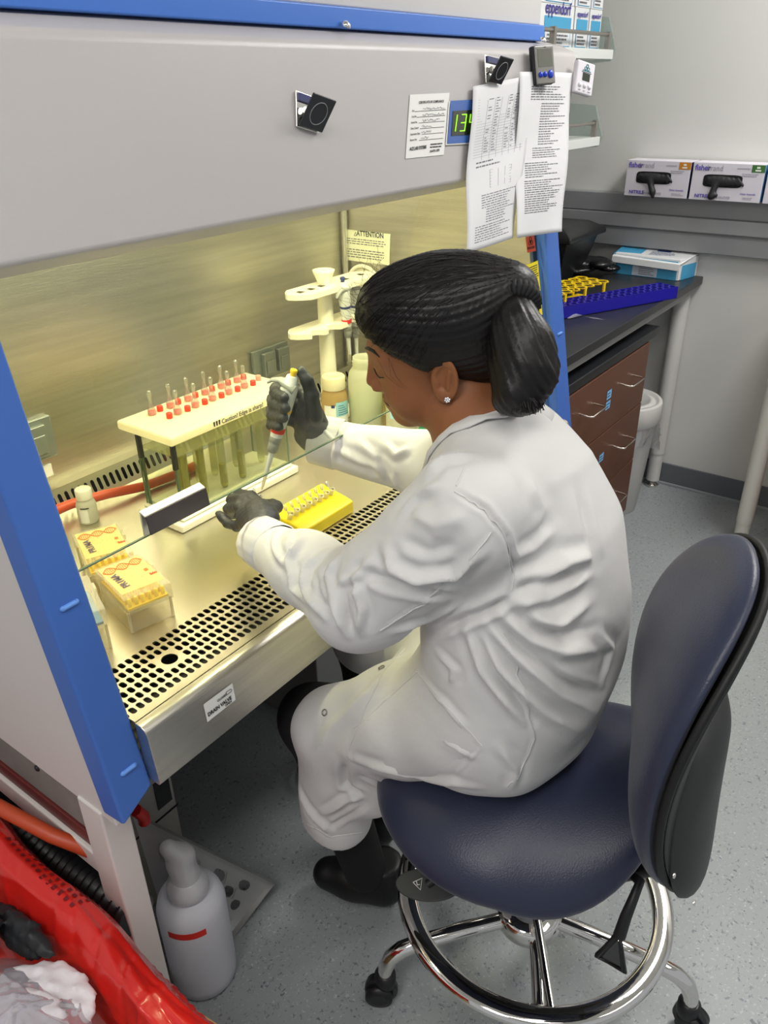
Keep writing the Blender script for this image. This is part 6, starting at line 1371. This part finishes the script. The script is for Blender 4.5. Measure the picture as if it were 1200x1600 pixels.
# ---- lab coat
def coat_sdf(p):
    S = (.78, 1, 1)
    tor = [((.940, .445, .705), .147), ((.940, .425, .800), .140), ((.940, .425, .900), .138), ((.942, .445, 1.00), .132), ((.945, .475, 1.080), .108), ((.950, .500, 1.128), .068)]
    d = None
    for (a, r1), (b, r2) in zip(tor[:-1], tor[1:]):
        e = rcone(p, a, b, r1, r2, S); d = e if d is None else smin(d, e, .04)
    # shoulders
    d = smin(d, rcone(p, (.80, .452, 1.105), (.92, .485, 1.120), .066, .060), .05)
    d = smin(d, rcone(p, (1.075, .495, 1.055), (.98, .490, 1.112), .066, .058), .05)
    # near sleeve
    sl = rcone(p, (.790, .452, 1.105), tuple(ELL_+(0, -.005, .004)), .082, .072)
    sl = smin(sl, rcone(p, tuple(ELL_), tuple(ELL_*.5+WRL*.5), .068, .055), .03)
    sl = smin(sl, rcone(p, tuple(ELL_*.5+WRL*.5), tuple(WRL+(0, -.008, 0)), .054, .040), .03)
    d = smin(d, sl, .022)
    # far sleeve
    sr = rcone(p, (1.085, .50, 1.060), tuple(ELR), .070, .062)
    sr = smin(sr, rcone(p, tuple(ELR), tuple(WRR), .062, .044), .03)
    d = smin(d, sr, .02)
    # lap and skirt: thighs
    d = smin(d, rcone(p, (.860, .45, .715), (.822, .728, .560), .110, .074), .05)
    d = smin(d, rcone(p, (1.02, .45, .705), (1.065, .84, .565), .098, .080), .05)
    d = smin(d, rcone(p, (.84, .60, .635), (1.04, .60, .63), .082, .082), .05)
    d = smin(d, rcone(p, (.822, .735, .550), (.818, .738, .320), .074, .070), .035)
    d = smin(d, rcone(p, (.850, .62, .60), (.840, .66, .44), .06, .06), .04)
    return d
def coat_fn(p):
    d = coat_sdf(p)
    # neck opening
    n0 = np.array((.953, .520, 1.170)); nd = HU*.75+np.array((0, .45, .35)); nd = nd/np.linalg.norm(nd)
    d = np.maximum(d, -(rcone(p, tuple(n0), tuple(n0+nd*.2), .064, .10)))
    # cuffs
    fw = (WRL-ELL_); fw /= np.linalg.norm(fw); cutL = (p-(WRL+fw*.012))@fw; near = np.linalg.norm(p-WRL, axis=-1)-.09
    d = np.where(near < 0, np.maximum(d, cutL), d)
    fw2 = (WRR-ELR); fw2 /= np.linalg.norm(fw2); cutR = (p-(WRR+fw2*.012))@fw2; near = np.linalg.norm(p-WRR, axis=-1)-.09
    d = np.where(near < 0, np.maximum(d, cutR), d)
    # hem
    hem = ((.300+(p[..., 1]-.70)*.35)-p[..., 2]); d = np.maximum(d, hem)
    return d
V, F = surfnet(coat_fn, (.60, .22, .24), (1.24, 1.00, 1.24), .0039, 3)
N = vnormals(V, F)
# broad cloth unevenness, stronger on the arms
base = .0016*np.sin(V[:, 0]*31+V[:, 2]*22+np.sin(V[:, 1]*26)*1.5)+.0012*np.sin(V[:, 1]*47-V[:, 2]*39+2*np.sin(V[:, 0]*21))
disp = base.copy()
for pts, w_, h_ in FOLDS:
    dd, tt = pdist(V, pts); taper = np.minimum(1, 4*np.minimum(tt, 1-tt)+.15)
    w_ = w_*.72; prof = np.exp(-(dd/w_)**1.35)-.5*np.exp(-((dd-1.9*w_)/(w_*1.1))**2)
    disp += 1.3*h_*taper*prof
V = relax(V+N*disp[:, None], F, 1, .3)
coat = soft_obj('lab_coat', V, F, COAT, PER)

# cuffs, collar, lapels, pocket, snaps
cv = [Vector(v.co)+Vector(wloc(coat)) for v in coat.data.vertices]; CBVH = BVHTree.FromPolygons(cv, [tuple(p.vertices) for p in coat.data.polygons])
def on_coat(p, h=.002):
    q = CBVH.find_nearest(Vector(p)); return q[0]+q[1]*h
def cuff(W, E_, r, nm):
    W = Vector(W); fw = (W-Vector(E_)).normalized(); a = fw.orthogonal().normalized(); b = fw.cross(a); n = 60; V = []
    for j, (s, rr) in enumerate(((-.040, r+.0030), (-.038, r+.0048), (.012, r+.0025), (.014, r), (.012, r-.003), (-.02, r-.006))):
        for k in range(n):
            t = 2*math.pi*k/n; w_ = 1+.02*math.sin(3*t+1)+.012*math.sin(14*t)*(1 if j in (1, 2) else .4); V.append(W+fw*s+(a*math.cos(t)+b*math.sin(t))*rr*w_)
    F = [(j*n+k, j*n+(k+1) % n, (j+1)*n+(k+1) % n, (j+1)*n+k) for j in range(5) for k in range(n)]
    MB().add(V, F, True).build(nm, COAT, coat)
cuff(WRL, ELL_, .041, 'cuff'); cuff(WRR, ELR, .0445, 'cuff')
def strip(pts, w0, nm, side=(0, 0, 1), lift=.004, thick=.0025, parent=None, m=None, widths=None):
    V = []; n = len(pts)
    P_ = [Vector(p) for p in pts]
    for i, p in enumerate(P_):
        d = (P_[min(i+1, n-1)]-P_[max(i-1, 0)]).normalized(); q = CBVH.find_nearest(p); nn = q[1]; s = d.cross(nn).normalized(); ww = widths[i] if widths else w0
        for k, (x, h) in enumerate(((-1, lift), (-.5, lift+thick), (0, lift+thick*1.3), (.5, lift+thick), (1, lift))): V.append(p+s*ww*x+nn*h)
    F = [(i*5+k, (i+1)*5+k, (i+1)*5+k+1, i*5+k+1) for i in range(n-1) for k in range(4)]
    o = MB().add(V, F, True).build(nm, m or COAT, parent or coat); s = o.modifiers.new('t', 'SOLIDIFY'); s.thickness = thick; s.offset = 0; return o
# collar: a folded band round the neck, then lapel down the front
nc = Vector((.953, .518, 1.152)); nd = Vector(HU*.75+np.array((0, .45, .35))).normalized(); ca = nd.cross(Vector((1, 0, 0))).normalized(); cb = nd.cross(ca)
V = []; n = 64; rows = [(.056, .006), (.059, .024), (.064, .028), (.072, .020), (.084, -.004), (.093, -.022), (.090, -.024)]
for j, (r, h) in enumerate(rows):
    for k in range(n):
        t = 2*math.pi*k/n; d = ca*math.cos(t)+cb*math.sin(t); front = max(0, d.y*.9+.1); V.append(nc+d*(r*(1+.05*math.sin(2*t))+.010*front)+nd*(h-.030*front*front))
F = [(j*n+k, j*n+(k+1) % n, (j+1)*n+(k+1) % n, (j+1)*n+k) for j in range(len(rows)-1) for k in range(n)]
MB().add(V, F, True).build('collar', COAT, coat)
CP = [on_coat(p, 0) for p in ((0.9300, 0.4626, 1.2092), (0.9100, 0.4759, 1.2163), (0.9000, 0.4957, 1.2088), (0.8800, 0.5097, 1.1974), (0.8750, 0.5275, 1.1771), (0.8750, 0.5404, 1.1527), (0.8800, 0.5494, 1.1267), (0.8800, 0.5599, 1.0995))]
strip(CP, .014, 'collar_flap', lift=.0022, widths=[.012, .016, .017, .016, .014, .012, .010, .004])
# sewn seams, hip pocket and snaps, lying on the coat's surface
SEWN = [[(0.735,0.44,1.166),(0.735,0.433,1.164),(0.736,0.426,1.162),(0.737,0.419,1.159),(0.739,0.413,1.156),(0.741,0.407,1.152),(0.744,0.401,1.149),(0.745,0.397,1.143),(0.746,0.392,1.138),(0.748,0.388,1.132),(0.751,0.384,1.125),(0.755,0.381,1.118),(0.759,0.378,1.11),(0.761,0.376,1.102),(0.764,0.376,1.094),(0.768,0.375,1.085),(0.774,0.376,1.074),(0.781,0.377,1.062),(0.786,0.377,1.052),(0.787,0.378,1.044),(0.786,0.377,1.038),(0.784,0.377,1.032),(0.783,0.376,1.025),(0.781,0.376,1.019)],[(0.745,0.388,1.127),(0.738,0.39,1.121),(0.732,0.392,1.114),(0.727,0.396,1.107),(0.724,0.4,1.098),(0.723,0.405,1.088),(0.723,0.412,1.077),(0.722,0.421,1.065),(0.72,0.43,1.053),(0.717,0.439,1.042),(0.714,0.447,1.032),(0.711,0.456,1.02),(0.71,0.466,1.007),(0.707,0.478,0.995),(0.703,0.489,0.984),(0.697,0.5,0.973),(0.692,0.51,0.963),(0.686,0.52,0.953)],[(0.77,0.378,0.958),(0.771,0.375,0.949),(0.771,0.371,0.94),(0.771,0.367,0.931),(0.771,0.364,0.923),(0.771,0.36,0.914),(0.772,0.357,0.904),(0.773,0.355,0.897),(0.774,0.352,0.889),(0.775,0.35,0.881),(0.777,0.348,0.873),(0.778,0.346,0.865),(0.78,0.343,0.857),(0.781,0.341,0.845),(0.783,0.339,0.832),(0.785,0.337,0.82),(0.787,0.334,0.807),(0.79,0.332,0.794),(0.793,0.331,0.779),(0.793,0.332,0.77),(0.793,0.334,0.761),(0.793,0.335,0.752),(0.793,0.337,0.744),(0.792,0.338,0.735),(0.792,0.34,0.726),(0.788,0.343,0.718),(0.784,0.346,0.711),(0.78,0.349,0.703),(0.777,0.353,0.694),(0.775,0.357,0.683)],[(0.757,0.773,0.339),(0.748,0.752,0.355),(0.747,0.739,0.358),(0.748,0.728,0.357),(0.75,0.719,0.354),(0.754,0.711,0.349),(0.758,0.703,0.343),(0.766,0.694,0.345),(0.774,0.686,0.344),(0.784,0.679,0.342),(0.796,0.674,0.337),(0.81,0.67,0.328)],[(0.941,0.657,0.696),(0.93,0.657,0.695),(0.906,0.647,0.707),(0.878,0.633,0.724),(0.863,0.629,0.728),(0.85,0.626,0.73),(0.838,0.624,0.731),(0.819,0.619,0.731),(0.804,0.616,0.728),(0.791,0.615,0.722),(0.78,0.615,0.715),(0.77,0.617,0.706),(0.762,0.619,0.695),(0.756,0.62,0.684),(0.752,0.623,0.67),(0.749,0.627,0.654),(0.747,0.632,0.636),(0.746,0.637,0.618)],[(0.78,0.45,1.184),(0.77,0.447,1.182),(0.762,0.445,1.179),(0.754,0.443,1.176),(0.747,0.442,1.173),(0.741,0.441,1.17)]]
for pts in SEWN: MB().tube([on_coat(p, .0002) for p in pts], .0012, 6).build('seam', COAT, coat)
PK = [(0.753,0.634,0.661),(0.754,0.622,0.677),(0.756,0.613,0.69),(0.762,0.605,0.701),(0.768,0.599,0.709),(0.775,0.593,0.717),(0.782,0.587,0.725),(0.788,0.58,0.734),(0.793,0.573,0.744),(0.797,0.565,0.755),(0.799,0.556,0.768),(0.8,0.546,0.782),(0.798,0.535,0.798),(0.748,0.62,0.66),(0.749,0.609,0.676),(0.753,0.6,0.689),(0.758,0.592,0.699),(0.764,0.586,0.708),(0.77,0.579,0.716),(0.775,0.572,0.726),(0.78,0.564,0.737),(0.782,0.555,0.749),(0.784,0.546,0.761),(0.786,0.537,0.775),(0.786,0.526,0.789),(0.783,0.514,0.806),(0.745,0.608,0.658),(0.746,0.596,0.674),(0.75,0.588,0.686),(0.755,0.58,0.696),(0.76,0.573,0.705),(0.765,0.565,0.715),(0.769,0.557,0.727),(0.771,0.548,0.739),(0.773,0.538,0.753),(0.774,0.529,0.765),(0.775,0.519,0.779),(0.774,0.509,0.794),(0.77,0.496,0.812),(0.742,0.596,0.655),(0.744,0.585,0.67),(0.748,0.576,0.682),(0.752,0.569,0.692),(0.757,0.561,0.703),(0.76,0.552,0.714),(0.762,0.542,0.728),(0.763,0.532,0.742),(0.764,0.523,0.755),(0.765,0.513,0.768),(0.765,0.503,0.782),(0.764,0.492,0.798),(0.76,0.48,0.815),(0.741,0.585,0.651),(0.743,0.575,0.666),(0.746,0.566,0.677),(0.75,0.557,0.688),(0.754,0.549,0.7),(0.755,0.539,0.714),(0.755,0.528,0.729),(0.756,0.518,0.743),(0.757,0.508,0.757),(0.757,0.498,0.77),(0.757,0.488,0.785),(0.755,0.477,0.8),(0.753,0.466,0.816),(0.741,0.575,0.645),(0.742,0.565,0.66),(0.745,0.556,0.672),(0.749,0.547,0.684),(0.75,0.537,0.698),(0.749,0.525,0.714),(0.749,0.514,0.73),(0.749,0.504,0.744),(0.75,0.494,0.757),(0.751,0.484,0.771),(0.75,0.474,0.785),(0.749,0.464,0.8),(0.748,0.454,0.814),(0.742,0.567,0.638),(0.743,0.556,0.653),(0.745,0.546,0.666),(0.747,0.536,0.68),(0.746,0.525,0.696),(0.744,0.512,0.713),(0.744,0.501,0.729),(0.744,0.491,0.743),(0.745,0.482,0.756),(0.745,0.472,0.77),(0.745,0.462,0.784),(0.745,0.452,0.797),(0.745,0.443,0.81),(0.744,0.559,0.629),(0.744,0.547,0.645),(0.746,0.537,0.659),(0.746,0.526,0.675),(0.743,0.513,0.694),(0.741,0.5,0.712),(0.74,0.49,0.727),(0.741,0.48,0.74),(0.742,0.47,0.753),(0.742,0.46,0.767),(0.742,0.451,0.78),(0.743,0.441,0.793),(0.744,0.433,0.805),(0.748,0.552,0.618),(0.747,0.54,0.635),(0.747,0.529,0.651),(0.745,0.516,0.669),(0.741,0.502,0.69),(0.738,0.489,0.708),(0.738,0.479,0.723),(0.739,0.469,0.736),(0.74,0.46,0.749),(0.74,0.45,0.762),(0.741,0.441,0.775),(0.741,0.432,0.788),(0.743,0.423,0.799),(0.755,0.548,0.602),(0.752,0.534,0.623),(0.75,0.521,0.641),(0.746,0.507,0.662),(0.74,0.492,0.685),(0.737,0.479,0.703),(0.737,0.469,0.718),(0.738,0.459,0.731),(0.739,0.45,0.744),(0.739,0.44,0.757),(0.74,0.431,0.77),(0.741,0.422,0.782),(0.743,0.414,0.792),(0.821,0.586,0.508),(0.761,0.531,0.605),(0.756,0.516,0.627),(0.749,0.499,0.653),(0.741,0.483,0.678),(0.737,0.47,0.697),(0.737,0.46,0.712),(0.738,0.45,0.725),(0.739,0.44,0.738),(0.739,0.431,0.75),(0.74,0.422,0.763),(0.741,0.413,0.775),(0.744,0.405,0.785),(0.842,0.59,0.474),(0.842,0.59,0.474),(0.769,0.515,0.605),(0.754,0.494,0.639),(0.743,0.475,0.669),(0.738,0.462,0.69),(0.737,0.451,0.705),(0.738,0.441,0.718),(0.739,0.432,0.73),(0.74,0.422,0.743),(0.741,0.413,0.755),(0.742,0.405,0.767),(0.745,0.397,0.776),(0.745,0.397,0.776),(0.745,0.397,0.776),(0.745,0.397,0.776),(0.774,0.497,0.608),(0.747,0.468,0.658),(0.74,0.454,0.681),(0.739,0.443,0.697),(0.739,0.433,0.71),(0.741,0.423,0.722),(0.741,0.414,0.735),(0.742,0.405,0.747),(0.744,0.397,0.758),(0.748,0.389,0.767)]
if PK:
    n = int(round(len(PK)**.5)); V = [on_coat(p, .0016 if 0 < i % n < n-1 and 0 < i//n < n-1 else -.0005) for i, p in enumerate(PK)]
    o = MB().add(V, [(i*n+j, i*n+j+1, (i+1)*n+j+1, (i+1)*n+j) for i in range(n-1) for j in range(n-1)], True).build('hip_pocket', COAT, coat)
    for e in ([V[i] for i in range(n)], [V[i*n+n-1] for i in range(n)]): MB().tube(e, .0014, 6).build('pocket_stitching', COAT, o)
for p in [(0.845,0.639,0.725),(0.775,0.713,0.638)]:
    q = CBVH.find_nearest(Vector(p)); MB().ring(q[0]+q[1]*.002, .0052, .0011, q[1], 20, 6).build('snap', mat('snap_metal', (150, 148, 145), .3, .8), coat)
# trousers and shoes
def pants_sdf(p):
    d = rcone(p, (.86, .50, .66), (.825, .79, .545), .085, .062)
    d = smin(d, rcone(p, (.825, .79, .545), (.872, .715, .12), .060, .046), .03)
    e = smin(rcone(p, (1.02, .50, .66), (1.075, .85, .54), .085, .062), rcone(p, (1.075, .85, .54), (1.03, .79, .12), .064, .046), .03)
    d = np.minimum(d, e); return np.maximum(d, .075-p[..., 2])
V, F = surfnet(pants_sdf, (.70, .38, .05), (1.18, .96, .78), .009, 2); soft_obj('trousers', V, F, PANTS, PER)
def shoe(h, toe, nm):
    h = np.array(h, float); toe = np.array(toe, float)
    def fn(p):
        d = rcone(p, tuple(h+(0, 0, .045)), tuple(h*.45+toe*.55+(0, 0, .040)), .042, .042); d = smin(d, rcone(p, tuple(h*.5+toe*.5+(0, 0, .036)), tuple(toe+(0, 0, .030)), .044, .036), .03)
        d = smin(d, rcone(p, tuple(h+(0, 0, .05)), tuple(h+(0, 0, .11)), .042, .042), .03); return np.maximum(np.maximum(d, .003-p[..., 2]), p[..., 2]-.13)
    lo = np.minimum(h, toe)-.07; hi = np.maximum(h, toe)+.07; lo[2] = 0; hi[2] = .15
    V, F = surfnet(fn, lo, hi, .006, 2); soft_obj(nm, V, F, SHOE, PER)
shoe((0.9074, 0.6934, 0.0100), (0.8534, 0.8045, 0.0300), 'shoe'); shoe((1.03, .80, 0), (1.08, 1.0, 0), 'shoe')
# gloves
def fingers(chains, extra, lo, hi, nm, h=.0028, k=.006):
    chains = [[(np.array(p, float), r) for p, r in c] for c in chains]
    def fn(p):
        d = None
        for a, b, r1, r2 in extra:
            e = rcone(p, tuple(a), tuple(b), r1, r2); d = e if d is None else smin(d, e, .022)
        for c in chains:
            f = None
            for (a, r1), (b, r2) in zip(c[:-1], c[1:]):
                e = rcone(p, tuple(a), tuple(b), r1, r2); f = e if f is None else smin(f, e, .005)
            d = smin(d, f, k)
        return d
    V, F = surfnet(fn, lo, hi, h, 1); N = vnormals(V, F)
    V = V+N*(.0004*np.sin(V[:, 0:1]*420+V[:, 2:3]*300)*np.sin(V[:, 1:2]*380))
    return soft_obj(nm, V, F, GLOVE, PER)
PA = Vector((0.9900, 0.9273, 1.1604)); PBt = Vector((0.9380, 0.9851, 0.9279)); pd = (PBt-PA).normalized()
# right hand round the pipette (the far hand)
ch = []
for (yy, le, tp, r) in ((613, 425, 449, .0105), (630, 420, 453, .0108), (647, 418, 452, .0104), (663, 419, 444, .0094)):
    s = (yy-613)*.25
    ch.append([(on_px, rr) for on_px, rr in ()])
RH = [
 [((1.0400, 0.9405, 1.0888), .0120), ((1.0360, 0.9705, 1.1040), .0112), ((1.0100, 0.9965, 1.1054), .0108), ((0.9750, 0.9644, 1.1148), .0104), ((0.9530, 0.9219, 1.1204), .0092)],
 [((1.0400, 0.9424, 1.0656), .0120), ((1.0360, 0.9760, 1.0802), .0112), ((1.0080, 1.0053, 1.0828), .0108), ((0.9720, 0.9688, 1.0928), .0106), ((0.9500, 0.9180, 1.1020), .0094)],
 [((1.0380, 0.9455, 1.0450), .0120), ((1.0340, 0.9794, 1.0583), .0108), ((1.0060, 1.0092, 1.0609), .0104), ((0.9700, 0.9725, 1.0716), .0102), ((0.9490, 0.9236, 1.0831), .0092)],
 [((1.0360, 0.9484, 1.0268), .0112), ((1.0300, 0.9827, 1.0381), .0098), ((1.0020, 1.0060, 1.0409), .0094), ((0.9680, 0.9744, 1.0517), .0092), ((0.9490, 0.9364, 1.0630), .0084)],
 [((1.0200, 0.9126, 1.0659), .0150), ((1.0100, 0.9084, 1.1094), .0130), ((1.0060, 0.9132, 1.1385), .0112), ((1.0020, 0.9234, 1.1543), .0096)],
]
RHp = [((1.0350, 0.9366, 1.0836), (1.0350, 0.9339, 1.0383), .018, .022), ((1.0340, 0.9477, 1.0536), (1.0360, 0.9561, 1.0119), .018, .020), ((1.0300, 0.9273, 1.0466), tuple(WRR), .022, .032)]
fingers(RH, RHp, (.93, .86, .93), (1.10, 1.03, 1.17), 'glove')
pp = pipette('held_pipette', PA, PBt, (-.25, .6, .1), 'white pipette with a yellow button and red tape held upright in the far gloved hand')
# left hand (the near hand) round a micro tube
LH = [
 [((0.8650, 0.9141, 0.9468), .0110), ((0.8850, 0.9596, 0.9429), .0108), ((0.9050, 1.0119, 0.9245), .0100), ((0.9220, 1.0360, 0.9006), .0090), ((0.9300, 1.0166, 0.8987), .0078)],
 [((0.8500, 0.9123, 0.9450), .0112), ((0.8680, 0.9621, 0.9429), .0108), ((0.8900, 1.0182, 0.9169), .0100), ((0.9100, 1.0394, 0.8895), .0092), ((0.9220, 1.0238, 0.8889), .0080)],
 [((0.8380, 0.9074, 0.9404), .0112), ((0.8520, 0.9566, 0.9371), .0106), ((0.8700, 1.0071, 0.9099), .0098), ((0.8860, 1.0184, 0.8884), .0088), ((0.8960, 1.0085, 0.8856), .0078)],
 [((0.8280, 0.9022, 0.9287), .0112), ((0.8320, 0.9467, 0.9100), .0095), ((0.8360, 0.9744, 0.9046), .0086), ((0.8380, 0.9902, 0.9120), .0080), ((0.8400, 1.0003, 0.9146), .0068)],
 [((0.8720, 0.8971, 0.9360), .0130), ((0.8980, 0.9096, 0.9311), .0112), ((0.9180, 0.9392, 0.9187), .0100), ((0.9300, 0.9700, 0.9070), .0080)],
]
LHp = [((0.8500, 0.9128, 0.9410), (0.8450, 0.9347, 0.9287), .016, .017), ((0.8400, 0.8906, 0.9421), tuple(WRL), .022, .030), ((0.8360, 0.9165, 0.9269), (0.8220, 0.8772, 0.9344), .016, .022), ((0.8580, 0.9077, 0.9441), (0.8450, 0.8800, 0.9432), .016, .018)]
fingers(LH, LHp, (.76, .80, .86), (.96, 1.06, 1.02), 'glove')
microtube((0.9300, 0.9855, 0.9161), (.05, -.15, 1), 'open clear micro tube held in the near gloved hand under the pipette tip', group=None, name='held_micro_tube')
